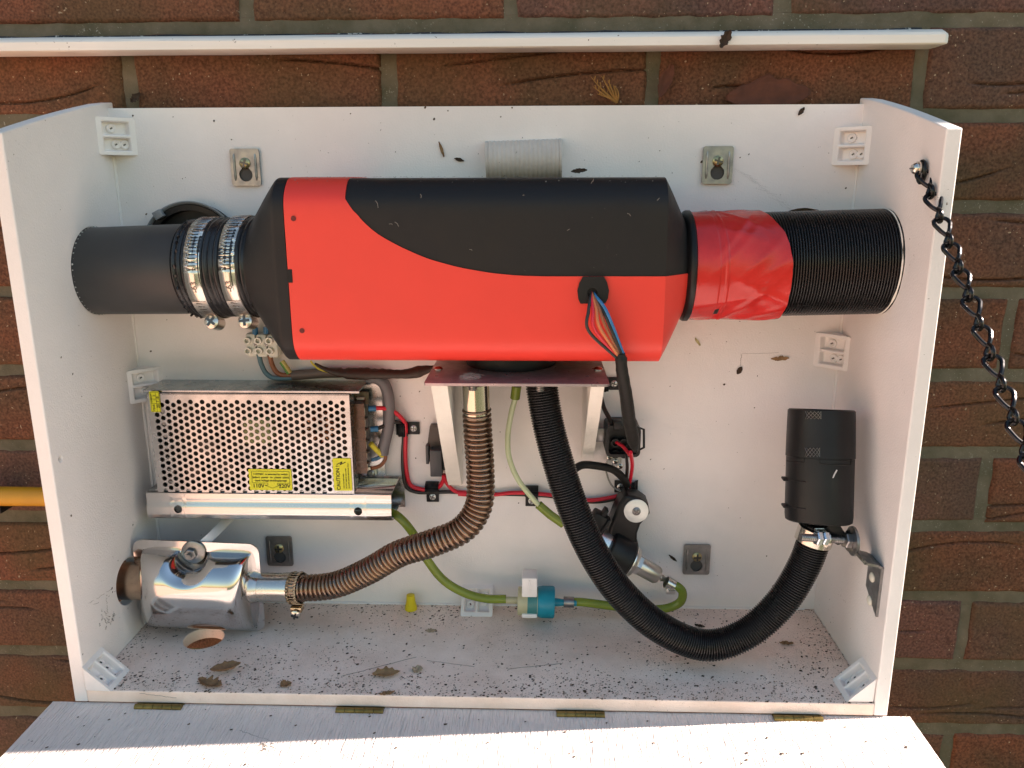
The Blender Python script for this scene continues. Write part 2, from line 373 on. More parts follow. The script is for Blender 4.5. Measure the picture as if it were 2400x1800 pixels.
for i in range(120):
    x0 = -1 + 1.39 * i / 120; x1 = x0 + 1.39 / 120
    def h(x): return z + .0080 + .0006 * (x + .4) + .0028 + .0016 * noise.noise(Vector((x * 30, 0, 0)))
    sm.add([(x0, WY - .007, z + .0055), (x1, WY - .007, z + .0055), (x1, WY - .004, h(x1)), (x0, WY - .004, h(x0)), (x1, WY + .006, h(x1) + .002), (x0, WY + .006, h(x0) + .002)], [(0, 1, 2, 3), (3, 2, 4, 5)])
tag(sm.build('sealant_bead', M('old_sealant', (.022, .024, .03), .6, var=.6, vs=40, specks=.7, speck_scale=240, speck_col=(.34, .34, .31)), fixn=False), 'crusty dark sealant bead running along the top of the white batten', 'sealant')

# ------------------------------------------------------------------ cabinet
cab = thing('wooden_cabinet', 'open white painted plywood cabinet on the brick wall holding the heater', 'cabinet', (0, 0, -TH))
hole_c = at(1860, 560, 0); lh = at(450, 560, 0)
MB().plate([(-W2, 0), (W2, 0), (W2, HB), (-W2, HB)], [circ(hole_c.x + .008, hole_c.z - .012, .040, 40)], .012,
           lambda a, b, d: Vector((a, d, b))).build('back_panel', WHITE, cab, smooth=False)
def side(sgn):
    hol = [circ(-.071, .364, .0432, 40)] if sgn > 0 else [circ(-.0525, .354, .0385, 40), circ(-.0665, .058, .0222, 40), circ(-.143, .209, .0026, 10)]
    o = [(.0105, -TH), (-D, -TH), (-D, HF)]
    for k in range(1, 12): t = k / 12; o.append((-D + (D + .0) * t, HF + (HB + .005 - HF) * t + .0016 * math.sin(t * 3.1)))
    o += [(.0105, HB + .006)]
    x = sgn * (W2 + TH) if sgn < 0 else W2
    m = MB().plate(o, hol, TH, lambda a, b, d: Vector((x + d, a, b)))
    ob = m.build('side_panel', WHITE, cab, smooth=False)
    bv = ob.modifiers.new('soft_edges', 'BEVEL'); bv.width = .0011; bv.segments = 2; bv.limit_method = 'ANGLE'; bv.angle_limit = R(50)
    return ob
side(-1); side(1)
fh = (-.2705, -.0705)
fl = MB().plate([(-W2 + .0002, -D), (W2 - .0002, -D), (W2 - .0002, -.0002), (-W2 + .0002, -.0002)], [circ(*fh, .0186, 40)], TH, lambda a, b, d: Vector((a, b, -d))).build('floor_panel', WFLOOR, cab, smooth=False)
bv = fl.modifiers.new('soft_edges', 'BEVEL'); bv.width = .001; bv.segments = 2; bv.limit_method = 'ANGLE'; bv.angle_limit = R(50)
# paint filler runs in the corners
cb = MB()
for x in (-W2 + .0006, W2 - .0006):
    cb.tube([Vector((x, -.0008, .02 + .46 * i / 60)) for i in range(61)], lambda i: .0012 + .001 * abs(noise.noise(Vector((i * .4, x, 0)))), 8)
cb.tube([Vector((-W2 + .01 + .66 * i / 80, -.0008, .0004)) for i in range(81)], lambda i: .0012 + .0009 * abs(noise.noise(Vector((i * .4, 9, 0)))), 8)
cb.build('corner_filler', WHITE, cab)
# ragged sealant ring round the right-hand duct
cb = MB(); pts = [Vector((W2 - .0015, -.071 + .0434 * math.cos(a), .364 + .0434 * math.sin(a))) for a in [2 * math.pi * k / 60 for k in range(61)]]
cb.tube(pts, lambda i: .0006 + .0012 * noise.noise(Vector((i * .35, 1, 0))), 8); cb.build('sealant_ring', M('cream_sealant', (.78, .755, .69), .45), cab)

# ------------------------------------------------------------------ open door with hinges
dz = -.0128
door = MB(); NX, NY = 60, 50
def dtop(u, v): x = -.3722 + .7435 * u; y = -.1535 - .466 * v; return Vector((x, y, dz + .0004 * noise.noise(Vector((x * 40, y * 9, 0)))))
door.grid(NX, NY, dtop); q = len(door.v)
ring = [i * (NY + 1) for i in range(NX + 1)] + [NX * (NY + 1) + j for j in range(1, NY + 1)] + [i * (NY + 1) + NY for i in range(NX - 1, -1, -1)] + [j for j in range(NY - 1, 0, -1)]
door.v += [Vector((door.v[i].x, door.v[i].y, dz - .012)) for i in ring]; m_ = len(ring)
for i in range(m_): j = (i + 1) % m_; door.f.append((ring[i], ring[j], q + j, q + i))
door.f.append(tuple(q + i for i in range(m_)))
do = MB(); do.v = door.v; do.f = door.f
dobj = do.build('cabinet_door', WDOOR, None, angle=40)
tag(dobj, 'white plywood front flap folded down flat below the cabinet, sunlit along its front', 'door')
hp = None
for i, (xa, xb, lab) in enumerate([(-.296, -.254, 'brass hinge below the muffler, farthest left under the cabinet edge'), (-.119, -.079, 'brass hinge under the cabinet edge below the dry leaves, second from the left'),
                                   (.071, .111, 'brass hinge under the cabinet edge below the lowest bend of the black hose'), (.255, .295, 'brass hinge under the cabinet edge nearest the right corner')]):
    hg = thing('brass_hinge', lab, 'hinge', ((xa + xb) / 2, -.1575, -.0122), 'brass hinges between cabinet and flap')
    L_ = .0415
    kn = MB()
    for k in range(5):
        a = -L_ / 2 + L_ * k / 5; kn.cyl((a + .0002, -.0022, .0), (a + L_ / 5 - .0002, -.0022, .0), .0027, 14)
    kn.build('knuckle', BRASS, hg, world=False)
    MB().box((0, .0075, .0001), (L_, .012, .0006)).build('leaf_plate', BRASS, hg, world=False)

# ------------------------------------------------------------------ small hardware builders
def screw(parent, c, nrm, r, mat=ZINC, name='screw', h=None, world=True, slot=True, roll=.4):
    h = h or r * .45; n = Vector(nrm).normalized(); c = Vector(c)
    s = MB().lathe(c, n, [(-.0004, r), (h * .35, r), (h * .8, r * .72), (h, r * .3), (h, 0)], 20).build(name, mat, parent, world=world)
    if slot:
        u = n.orthogonal(); u = Matrix.Rotation(roll, 3, n) @ u; v = n.cross(u); rot = Matrix((u, v, n)).transposed()
        MB().box(c + n * (h * .93), (r * 1.05, r * .26, h * .5), rot=rot).box(c + n * (h * .95), (r * .26, r * 1.05, h * .5), rot=rot).build('cross_slot', DARKM, s if s.parent is None or s.parent.parent is None else s.parent, world=world)
    return s
def joint_block(loc, p, q, a, L, H, label, gr='white plastic corner joint blocks'):
    t = thing('joint_block', label, 'joint block', loc, gr)
    mat = Matrix((Vector(p), Vector(q), Vector(a))).transposed()
    t.rotation_mode = 'QUATERNION'; t.rotation_quaternion = mat.to_quaternion()
    us = [0, .15, .85, 1]; vs_ = [0, .11, .46, .54, .89, 1]; A = Vector((L, 0, 0)); B = Vector((0, L, 0)); nn = Vector((1, 1, 0)).normalized(); fl_ = Vector((.0018, .0018, 0))
    def P(u, v, d=0): return A.lerp(B, u) + Vector((0, 0, (v - .5) * H)) - nn * d
    m = MB()
    for i in range(3):
        for j in range(5):
            c = [P(us[i], vs_[j]), P(us[i + 1], vs_[j]), P(us[i + 1], vs_[j + 1]), P(us[i], vs_[j + 1])]
            if i == 1 and j in (1, 3):
                d = .0068; e = .05
                c2 = [P(us[i] + e, vs_[j] + .02, d), P(us[i + 1] - e, vs_[j] + .02, d), P(us[i + 1] - e, vs_[j + 1] - .02, d), P(us[i] + e, vs_[j + 1] - .02, d)]
                m.add(c + c2, [(0, 1, 5, 4), (1, 2, 6, 5), (2, 3, 7, 6), (3, 0, 4, 7), (4, 5, 6, 7)])
            else: m.add(c, [(0, 1, 2, 3)])
    h2 = H / 2
    m.add([(0.0005, 0.0005, -h2), (L, 0.0005, -h2), (L, 0, -h2), (0, L, -h2), (0.0005, 0.0005, h2), (L, 0, h2), (0, L, h2)], [(0, 2, 3), (4, 5, 6), (0, 2, 5, 4), (0, 3, 6, 4)])
    bm = bmesh.new(); me = bpy.data.meshes.new('t'); me.from_pydata(m.v, [], m.f); bm.from_mesh(me); bmesh.ops.remove_doubles(bm, verts=bm.verts, dist=1e-5)
    bpy.data.meshes.remove(me); m2 = MB().bm(bm)
    o = m2.build('block_body', WPLAST, t, world=False, smooth=False)
    bv = o.modifiers.new('soft_edges', 'BEVEL'); bv.width = .0011; bv.segments = 2; bv.limit_method = 'ANGLE'; bv.angle_limit = R(30)
    for v, us_ in ((.285, (.5, .72)), (.715, (.42,))):
        for u in us_:
            c = P(u, v, .0068)
            MB().lathe(c, nn, [(0, .0042), (.002, .0040), (.0026, .003), (.0018, .0016), (.0016, 0)], 18).build('screw', WPLAST, t, world=False)
            MB().box(c + nn * .0019, (.0008, .0022, .0012), rot=Matrix.Rotation(R(45), 3, 'Z') @ Matrix.Rotation(.5, 3, 'X')).build('cross_slot', DARKM, t, world=False)
    return t
X, Y, Z = Vector((1, 0, 0)), Vector((0, 1, 0)), Vector((0, 0, 1))
JB = [(Vector((-W2, 0, atx(270, 325, -W2).z + .001)), -Y, X, Z, 'white plastic joint block in the shaded top corner of the left panel'),
      (Vector((-W2, 0, atx(335, 890, -W2).z - .001)), -Y, X, Z, 'white plastic joint block on the left panel touching the power supply'),
      (Vector((W2, 0, atx(2000, 345, W2).z)), -X, -Y, Z, 'white plastic joint block in the top corner beside the chain screw'),
      (Vector((W2, 0, atx(1955, 812, W2).z)), -X, -Y, Z, 'white plastic joint block on the right panel just below the ribbed duct'),
      (Vector((-W2, atz(262, 1560, .011).y - .006, 0)), X, Z, -Y, 'dirty white joint block on the floor in the front left corner'),
      (Vector((W2, atz(1985, 1588, .011).y - .003, 0)), Z, -X, -Y, 'white joint block on the floor in the front right corner'),
      (Vector((at(1118, 1405, -.012).x, 0, 0)), -Y, Z, X * -1, 'white joint block at the foot of the back panel behind the green tube')]
for l, p, q, a, lab in JB:
    if p.cross(q).dot(a) < 0: p, q = q, p
    joint_block(l, p, q, a, .0235, .0325, lab)

def hanger(px, py, label, up=1):
    c = at(px, py, -.003); t = thing('hanger_plate', label, 'hanger plate', (c.x, 0, c.z), 'keyhole hanger plates on the back panel')
    fr = lambda a, b, d: Vector((a, -.0032 + d, b))
    key = []
    for k in range(17): a_ = R(90 + 62 + (360 - 124) * k / 16); key.append((.0062 * math.cos(a_), -.0066 + .0062 * math.sin(a_)))
    for k in range(9): a_ = R(-40 + 260 * k / 8); key.append((.0037 * math.cos(a_), .0018 + .0037 * math.sin(a_)))
    pl = MB().plate(rrect(-.0135, -.0165, .0135, .0165, .0022), [key], .0018, fr).build('plate', ZINC, t, world=False, angle=30)
    for sx in (-1, 1):
        MB().tube([Vector((sx * .0098, -.0034, -.012 + .024 * k / 8)) for k in range(9)], lambda i: .0011 if 0 < i < 8 else .0004, 8).build('rib', ZINC, t, world=False)
    MB().box((0, -.0006, 0), (.019, .0008, .025)).build('slot_shade_sheet', M('slot_shade', (.07, .065, .06), .7), t, world=False, smooth=False)  # dark sheet standing in for the shade inside the keyhole
    screw(t, (0, -.0036, .0035), (0, -1, 0), .0049, M('screw_brassy', (.38, .33, .18), .35, 1.0), world=False, roll=random.random())
    return t
hanger(575, 392, 'zinc keyhole hanger plate on the back panel above the hose clamps')
hanger(1682, 387, 'zinc keyhole hanger plate on the back panel above the red tape')
hanger(655, 1292, 'dull zinc keyhole hanger plate beside the shiny muffler')
hanger(1633, 1312, 'zinc keyhole hanger plate inside the bend of the black hose')

# ------------------------------------------------------------------ heater
AX, AZ = -.0680, .3595
FY = -.128
h = thing('diesel_heater', 'red and black parking heater mounted across the middle of the cabinet', 'heater', (0.005, AX, .285))
HD, HH, CH = .060, .0745, .0155
def sect_r(th):
    """radius of the chamfered casing section at angle th (0 = front, 90 = top)"""
    c, s = abs(math.cos(th)), abs(math.sin(th))
    P_ = 26.0
    r1 = HD / max(c, 1e-6); r2 = HH / max(s, 1e-6); k = HD + HH - CH; r3 = k / max(c + s, 1e-6)
    return (r1 ** -P_ + r2 ** -P_ + r3 ** -P_) ** (-1 / P_)
XL, XR = -.1445, .1520
NECK = .0415
XNECK = at(571, 620, AX - NECK).x
def casing(x, th, inset=0.0):
    r = sect_r(th); rn = NECK
    if x > XR: t = min(1, (x - XR) / .0215)
    elif x < XL - .010: t = min(1, (XL - .010 - x) / (XL - .010 - XNECK))
    else: t = 0
    # soft shoulder
    t2 = t - .03 * math.sin(math.pi * t) * (1 - t)
    r = (1 - t2) * r + t2 * rn - inset
    return Vector((x, AX - r * math.cos(th), AZ + r * math.sin(th)))
curve_px = [(803, 402), (801, 425), (803, 452), (822, 487), (870, 540), (930, 575), (1000, 606), (1075, 627), (1150, 640), (1210, 646), (1270, 648), (1400, 648), (1565, 648), (1640, 648)]
cpts = [at(px, py, FY) for px, py in curve_px]
X0 = cpts[1].x - .0008
def zc(x):
    if x <= cpts[2].x: return cpts[2].z
    for a, b in zip(cpts[2:], cpts[3:]):
        if a.x <= x <= b.x: t = (x - a.x) / (b.x - a.x); return a.z + (b.z - a.z) * t
    return cpts[-1].z
def smooth_zc(x): return sum(zc(x + d * .0025) for d in range(-3, 4)) / 7 if x > cpts[2].x + .008 else zc(x)
def thc(x):
    if x < X0: return R(178)
    u = (x - X0) / .0022
    a = math.atan2(smooth_zc(x) - AZ, HD)
    if u < 1: return a + (R(178) - a) * (1 - u) ** 1.0
    return a
xs = [XL + (X0 - XL) * i / 14 for i in range(15)] + [X0 + .0022 * i / 12 for i in range(1, 13)] + [X0 + .0022 + (XR - X0 - .0022) * i / 80 for i in range(1, 81)] + [XR + .0215 * i / 10 for i in range(1, 11)]
NT = 220; THS = [R(-178 + 356 * k / NT) for k in range(NT + 1)]
def casing_mesh(xl_, fn, n):
    m = MB(); vs = []; fs = []
    for x in xl_: vs += fn(x)
    for i in range(len(xl_) - 1):
        for k in range(n - 1): fs.append((i * n + k, (i + 1) * n + k, (i + 1) * n + k + 1, i * n + k + 1))
    me = bpy.data.meshes.new('t'); me.from_pydata(vs, [], fs); bm = bmesh.new(); bm.from_mesh(me); bpy.data.meshes.remove(me)
    bmesh.ops.remove_doubles(bm, verts=bm.verts, dist=2e-6); bmesh.ops.dissolve_degenerate(bm, dist=1e-6, edges=bm.edges)
    return m.bm(bm)
def redcol(x):
    t1 = thc(x); return [casing(x, min(t, t1)) for t in THS] + [casing(x, t1 + .0015, .0016)]
casing_mesh(xs, redcol, NT + 2).build('red_casing', REDP, h, angle=24)
def blkcol(x):
    t1 = thc(x) - .03; return [casing(x, max(t, t1), .0009) for t in THS] + [casing(x, R(184), .0009)]
casing_mesh([x for x in xs if x >= X0 - 1e-6], blkcol, NT + 2).build('black_cover', BLACKC, h, angle=24)
cap = MB(); xs2 = [XL - .0002] + [XL - .0006 - (XL - XNECK + .002) * i / 30 for i in range(31)]
vs = []; fs = []; NC = 128
for i, x in enumerate(xs2):
    for k in range(NC): vs.append(casing(x, 2 * math.pi * k / NC, .002 if i == 0 else .0003))
for i in range(len(xs2) - 1):
    for k in range(NC): fs.append((i * NC + k, i * NC + (k + 1) % NC, (i + 1) * NC + (k + 1) % NC, (i + 1) * NC + k))
cap.add(vs, fs).build('black_end_cap', BLACKC, h, angle=30)
for px, py in ((688, 512), (708, 775)):
    c = at(px, py, FY); MB().lathe((c.x, FY - .0003, c.z), (0, 1, 0), [(0, .0021), (.0002, .0019), (.0028, .0017), (.0028, 0)], 16).build('screw_hole', M('screw_hole_red', (.12, .01, .008), .6), h)
c = at(676, 647, FY); MB().box((c.x + .0012, FY + .0012, c.z), (.004, .0034, .0105), .0004).build('latch_notch', DARK, h, smooth=False)
# cable grommet
c = at(1390, 678, FY); g_ = MB(); ol = []
for px, py in ((1366, 648), (1358, 662), (1353, 680), (1355, 700), (1360, 711), (1418, 710), (1424, 700), (1427, 680), (1422, 660), (1415, 648)): q = at(px, py, FY); ol.append((q.x, q.z))
MB().plate(ol, [circ(at(1388, 686, FY).x, at(1388, 686, FY).z, .0041, 16)], .004, lambda a, b, d: Vector((a, FY - .0022 + d, b))).build('cable_grommet', BLACKP, h, smooth=False)
c = at(1388, 686, FY); MB().lathe((c.x, FY - .0003, c.z), (0, -1, 0), [(0, .0042), (.0001, 0)], 16).build('grommet_hole', DARK, h)
# rubber foot under the body
MB().lathe((at(1195, 860, AX).x, -.042, .2702), (0, 0, 1), [(0, .0405), (.004, .0415), (.012, .040), (.019, .039)], 48).build('rubber_foot', RUBBER, h)

# right outlet collar, tape and duct
col = thing('duct_collar', 'black plastic outlet collar at the right end of the heater', 'collar', (.176, AX - .002, .36))
MB().lathe((.1715, AX, .3600), (1, -.012, .008), [(0, .0405), (.003, .0455), (.0045, .0465), (.0075, .0465), (.0085, .0448), (.012, .0442), (.030, .0442)], 72).build('collar_ring', RUBBER, col)
du = thing('ribbed_duct', 'wide black ribbed warm air duct going into the right panel', 'duct', (.29, -.07, .362))
def duct(pts, r0, amp, pitch, spp, seg, twist=True):
    p = spline(pts, int(plen([Vector(q) for q in pts]) / pitch * spp)); return MB().tube(p, lambda i: r0 + amp * (2 * abs(math.sin(math.pi * i / spp)) - 1), seg, caps=False)
DP = [(.190, AX - .0006, .3602), (.26, -.0698, .362), (.352, -.0712, .3645)]
duct(DP, .0428, .0008, .0022, 8, 72).build('ribbed_wall', HOSE, du, angle=60)
tp = thing('red_tape_wrap', 'crumpled red cloth tape wrapped round the black duct', 'tape', (.22, AX, .36)); tm = MB()
NU, NV = 120, 220
FOLDS = [(random.uniform(.2, .95), random.uniform(-1.5, 1.6), random.uniform(-.9, .9), random.uniform(.25, .6), random.uniform(.6, 1.4)) for _ in range(15)]
def wr(u, a):
    x = u * .075; q = Vector((x * 14, math.cos(a) * 1.3, math.sin(a) * 1.3)); aa = (a + math.pi) % (2 * math.pi) - math.pi
    d = .0016 * noise.noise(q + Vector((0, 0, 3))) * min(1, u * 3)
    for u0, a0, sl_, ln, h_ in FOLDS:          # long soft creases where the tape was pulled round by hand
        du = u - u0; t = (aa - a0 - sl_ * du * 2.2); w_ = du / ln
        if abs(w_) < 1 and abs(t) < .3: d += .0009 * h_ * math.exp(-(t / .10) ** 2) * (1 - w_ * w_)
    return d + (.0005 if .30 < u < .34 else 0)
def tfn(u, v):
    a = 2 * math.pi * v
    L_ = .0705 + .0030 * math.sin(a) * -1 + (.010 * max(0, -math.sin(a)) * 0) + .0035 * math.cos(a) + .0006 * noise.noise(Vector((v * 30, 0, 0))) - .011 * max(0, math.sin(a)) ** 3
    x = .1795 + u * L_; r = .0446 + wr(u, a) + (.0004 if u < .25 else 0)
    if u > .985: r -= .0012 * 0
    cy = AX - .0022 * u; cz = .3602 + .0015 * u
    return Vector((x, cy - r * math.cos(a), cz + r * math.sin(a)))
tm.grid(NU, NV, tfn); tm.build('tape_sheet', REDT, tp, angle=70, fixn=False)

# left inlet: ribbed rubber boot, two worm clamps, grey pipe
NX0 = XNECK; BX = at(411, 620, -.103).x
boot = thing('rubber_boot', 'ribbed black rubber sleeve between grey pipe and heater', 'sleeve', (-.205, AX, .36))
BP = [(NX0 + .004, AX, AZ), ((NX0 + BX) / 2, AX + .0035, AZ - .0012), (BX, AX + .0075, AZ - .0028)]
p_ = spline(BP, 170)
MB().tube(p_, lambda i: .0418 + .0009 * (2 * abs(math.sin(math.pi * i / 12)) - 1) + .0004 * noise.noise(Vector((i * .7, 0, 0))), 72).build('ribbed_wall', M('black_boot', (.014, .014, .016), .25, bump=.3, bs=400), boot, angle=60)
e0 = Vector((BX, AX + .0075, AZ - .0028)); axl = (Vector(BP[2]) - Vector(BP[1])).normalized()
rg = MB()
for k in range(40):
    a = 2 * math.pi * k / 40 + random.uniform(-.05, .05); rr = .0418 + random.uniform(-.001, .0012); y_ = -math.cos(a) * rr; z_ = math.sin(a) * rr
    rg.box(e0 + Vector((-.0006 + random.uniform(-.001, .0008), y_, z_)), (random.uniform(.0006, .0018), .0014, random.uniform(.0015, .0045)), rot=Matrix.Rotation(a, 3, 'X') @ Matrix.Rotation(random.uniform(-.4, .4), 3, 'Y'))
rg.build('torn_edge', M('black_boot', (0, 0, 0)), boot)
pi = thing('grey_pipe', 'dark grey plastic pipe coming out of the left panel', 'pipe', (-.29, -.055, .355))
MB().lathe((-.3505, -.0520, .3535), Vector((BX + .004, AX + .0078, AZ - .0028)) - Vector((-.3505, -.0520, .3535)), [(0, .0380), (.0095, .0382), (BX + .3545, .0392)], 72).build('pipe_wall', GREYPVC, pi)
sw = MB()
for k in range(50):
    a = 2 * math.pi * k / 50; sw.lathe(Vector((-W2 + .0004, -.0522 - .0386 * math.cos(a), .3538 + .0386 * math.sin(a))), (1, 0, 0), [(0, .0012 * random.random()), (.0012, .0006), (.0012, 0)], 6)
sw.build('sawn_burr', M('pale_burr', (.45, .45, .44), .7), pi)
def clamp(x, dy, dzz, R0, label, wid=.0136):
    t = thing('hose_clamp', label, 'hose clamp', (x, AX + dy, AZ + dzz), 'worm drive hose clamps')
    c0 = Vector((x, AX + dy, AZ + dzz)); ax = Vector((1, -.06, .02)).normalized(); m = MB(); SG = 120
    u = (-Y - ax * (-Y).dot(ax)).normalized(); wv = ax.cross(u)
    if wv.z < 0: wv = -wv
    def P(a, s, r): return c0 + ax * s + (u * math.cos(a) + wv * math.sin(a)) * r
    # slotted part of the band: a +10..+95 deg, plain elsewhere
    A0, A1, n = R(2), R(100), 24; hw = wid / 2; sh = hw * .46
    ring = lambda a0, a1, s0, s1, r: m.add([P(a0, s0, r), P(a1, s0, r), P(a1, s1, r), P(a0, s1, r)], [(0, 1, 2, 3)])
    for k in range(n):
        a0 = A0 + (A1 - A0) * k / n; a1 = A0 + (A1 - A0) * (k + 1) / n; g0 = a0 + (a1 - a0) * .33; g1 = a0 + (a1 - a0) * .67
        ring(a0, g0, -hw, hw, R0); ring(g1, a1, -hw, hw, R0); ring(g0, g1, -hw, -sh, R0); ring(g0, g1, sh, hw, R0)
    N2 = 90
    for k in range(N2):
        a0 = A1 + (2 * math.pi - (A1 - A0)) * k / N2; a1 = A1 + (2 * math.pi - (A1 - A0)) * (k + 1) / N2
        ring(a0, a1, -hw, hw, R0)
    bm = bmesh.new(); me = bpy.data.meshes.new('t'); me.from_pydata(m.v, [], m.f); bm.from_mesh(me); bpy.data.meshes.remove(me)
    bmesh.ops.remove_doubles(bm, verts=bm.verts, dist=1e-6); bmesh.ops.recalc_face_normals(bm, faces=bm.faces)
    b = MB().bm(bm).build('band', STEEL, t, angle=50)
    sd = b.modifiers.new('thickness', 'SOLIDIFY'); sd.thickness = .0007; sd.offset = 1
    # overlapped slotted tail
    tl = MB(); T0, T1 = R(-62), R(-33); n = 6
    for k in range(n):
        a0 = T0 + (T1 - T0) * k / n; a1 = T0 + (T1 - T0) * (k + 1) / n; g0 = a0 + (a1 - a0) * .3; g1 = a0 + (a1 - a0) * .7
        for q0, q1, s0, s1 in ((a0, g0, -hw * .9, hw * .9), (g1, a1, -hw * .9, hw * .9), (g0, g1, -hw * .9, -sh), (g0, g1, sh, hw * .9)):
            tl.add([P(q0, s0, R0 + .0011), P(q1, s0, R0 + .0011), P(q1, s1, R0 + .0011), P(q0, s1, R0 + .0011)], [(0, 1, 2, 3)])
    tl.build('band_tail', STEEL, t, angle=50)
    # worm housing and screw underneath
    am = R(-73); hc = P(am, 0, R0 + .0042); tang = (u * -math.sin(am) + wv * math.cos(am)).normalized()
    MB().cyl(hc - tang * .0085, hc + tang * .004, .0062, 22).build('worm_housing', STEEL, t)
    hd = hc + tang * .005
    screw(t, hd, tang, .0062, STEEL, 'worm_screw', .0022, roll=random.random())
    am = R(-15); ti = text('stamp', '-63', .0075, P(am, 0, R0 + .0009), (0, 0, 0), M('stamp_grey', (.20, .18, .15), .5, .4), t)
    tx_ = (u * -math.sin(am) + wv * math.cos(am)).normalized(); ti.rotation_mode = 'QUATERNION'; ti.rotation_quaternion = Matrix((tx_, -ax, tx_.cross(-ax))).transposed().to_quaternion()
    return t
clamp(at(449, 620, -.110).x, .0062, -.002, .0434, 'stainless hose clamp on the sleeve nearer the grey pipe')
clamp(at(535, 620, -.111).x, .003, -.0008, .0434, 'stainless hose clamp on the sleeve nearer the heater')

# collar ring on the back panel behind the grey pipe, with its cable tie
rc = at(452, 592, -.012)
tag(MB().lathe((rc.x, -.0003, rc.z), (0, -1, 0), [(0, .0448), (.010, .0448), (.012, .0435), (.012, .0385), (.003, .038)], 64).build('wall_collar', RUBBER), 'black rubber collar on the back panel behind the grey pipe', 'collar')
ct = thing('cable_tie', 'grey cable tie head poking up behind the grey pipe', 'cable tie', at(370, 505, -.014))
tc_ = at(372, 503, -.016); MB().box(tc_, (.0085, .006, .0075), .0008, rot=Matrix.Rotation(R(-28), 3, 'Y')).build('tie_head', M('grey_nylon', (.22, .23, .24), .4), ct)
tp_ = [Vector((rc.x + .0456 * math.cos(a), -.0125, rc.z + .0456 * math.sin(a))) for a in [R(155 - 110 * k / 30) for k in range(31)]]
MB().tube(tp_, .0019, 8, flat=.5).build('tie_strap', M('grey_nylon', (0, 0, 0)), ct)

# ------------------------------------------------------------------ heater mount: steel plate on two triangular wooden gussets
mt = thing('heater_bracket', 'purplish steel shelf plate on white wooden gussets under the heater', 'bracket', (.035, -.06, .27))
PZ = .270
MB().plate(rrect(-.0405, -.1225, .1115, -.002, .003), [], .0022, lambda a, b, d: Vector((a, b, PZ - d))).build('shelf_plate', PLATEM, mt, angle=30)
def gusset(x0, x1, zb, yb):
    MB().plate([(-.1195, PZ - .0024), (-.0004, PZ - .0024), (-.0004, zb - .010), (-.012, zb - .010), (yb, zb)], [], x1 - x0, lambda a, b, d: Vector((x0 + d, a, b))).build('gusset', M('white_gusset', (.80, .77, .72), .6, var=.06, vs=40, bump=.5, bs=260), mt, smooth=False)
gusset(-.0350, -.0215, .148, -.024); gusset(.0965, .1075, .176, -.024)
for px, py in ((1027, 866), (1402, 867)):
    c = atz(px, py, PZ); screw(mt, (c.x, c.y, PZ), (0, 0, 1), .0042, STEEL, 'bolt_head', .003, slot=False)
for px in (1108, 1266):
    c = at(px, 912, -.10); st = MB().cyl((c.x, -.098, PZ - .002), (c.x, -.098, PZ - .012), .0034, 14)
    for k in range(6): st.lathe((c.x, -.098, PZ - .003 - k * .0015), (0, 0, -1), [(0, .0033), (.0005, .0039), (.001, .0033)], 14, close=False)
    st.build('threaded_stud', ZINC, mt)
cobw = M('cobweb_fluff', (.55, .50, .46), .9)
c = atz(1103, 885, PZ); fm = MB()
for i in range(140):
    a = random.uniform(0, 6.28); r_ = .0085 * math.sqrt(random.random()); q = Vector((c.x + r_ * math.cos(a) * 1.05, c.y + r_ * math.sin(a) * 1.2, PZ + .0004 + .0016 * random.random()))
    d = Vector((random.uniform(-1, 1), random.uniform(-1, 1), random.uniform(-.2, .2))).normalized() * random.uniform(.001, .004)
    fm.tube([q - d, q, q + d + Vector((0, 0, -.0002))], .00012, 3)
tag(fm.build('spider_fluff', cobw), 'round tuft of pale spider web on the purplish steel shelf', 'cobweb')

# ------------------------------------------------------------------ exhaust hose
ex = thing('exhaust_hose', 'brown heat tinted corrugated steel exhaust hose curving to the muffler', 'exhaust pipe', at(1110, 940, -.085))
EP = [at(1117, 955, -.085), at(1121, 1030, -.085), at(1126, 1110, -.086), at(1122, 1185, -.088), at(1085, 1240, -.090), at(1015, 1272, -.088), at(935, 1298, -.082), at(860, 1340, -.074), at(780, 1372, -.066), at(690, 1379, -.060)]
PIT = .0047; p_ = spline(EP, int(plen(spline(EP, 100)) / PIT * 10))
MB().tube(p_, lambda i: (.0128 - .0024 * abs(math.cos(math.pi * i / 10)) ** 4) * (1 + .02 * noise.noise(Vector((i * .02, 0, 4)))), 40, caps=False).build('corrugated_hose', BROWNST, ex, angle=70)
t0 = at(1115, 900, -.085); MB().lathe(t0, at(1118, 968, -.085) - t0, [(0, .0116), (.022, .0116), (.0225, .0112), (.030, .0114)], 36).build('outlet_stub', M('warm_steel', (.66, .60, .50), .16, 1.0), ex)

# ------------------------------------------------------------------ intake hose and silencer
ih = thing('intake_hose', 'thin black ribbed air intake hose looping down and up to the silencer', 'hose', at(1275, 910, -.085))
IP = [at(1268, 880, -.080), at(1271, 915, -.081), at(1286, 1000, -.086), at(1313, 1100, -.092), at(1347, 1200, -.098), at(1393, 1300, -.102), at(1455, 1390, -.105), at(1545, 1470, -.108), at(1650, 1512, -.108), at(1745, 1487, -.106), at(1830, 1413, -.103), at(1888, 1318, -.101), at(1918, 1228, -.1005)]
PIT = .0023; p_ = spline(IP, int(plen(spline(IP, 100)) / PIT * 8))
MB().tube(p_, lambda i: .0141 - .0015 * abs(math.cos(math.pi * i / 8)) ** 3, 36, caps=False).build('ribbed_wall', HOSE, ih, angle=70)
si = thing('intake_silencer', 'black plastic cylinder silencer standing on the right end of the hose', 'silencer', at(1920, 1225, -.1))
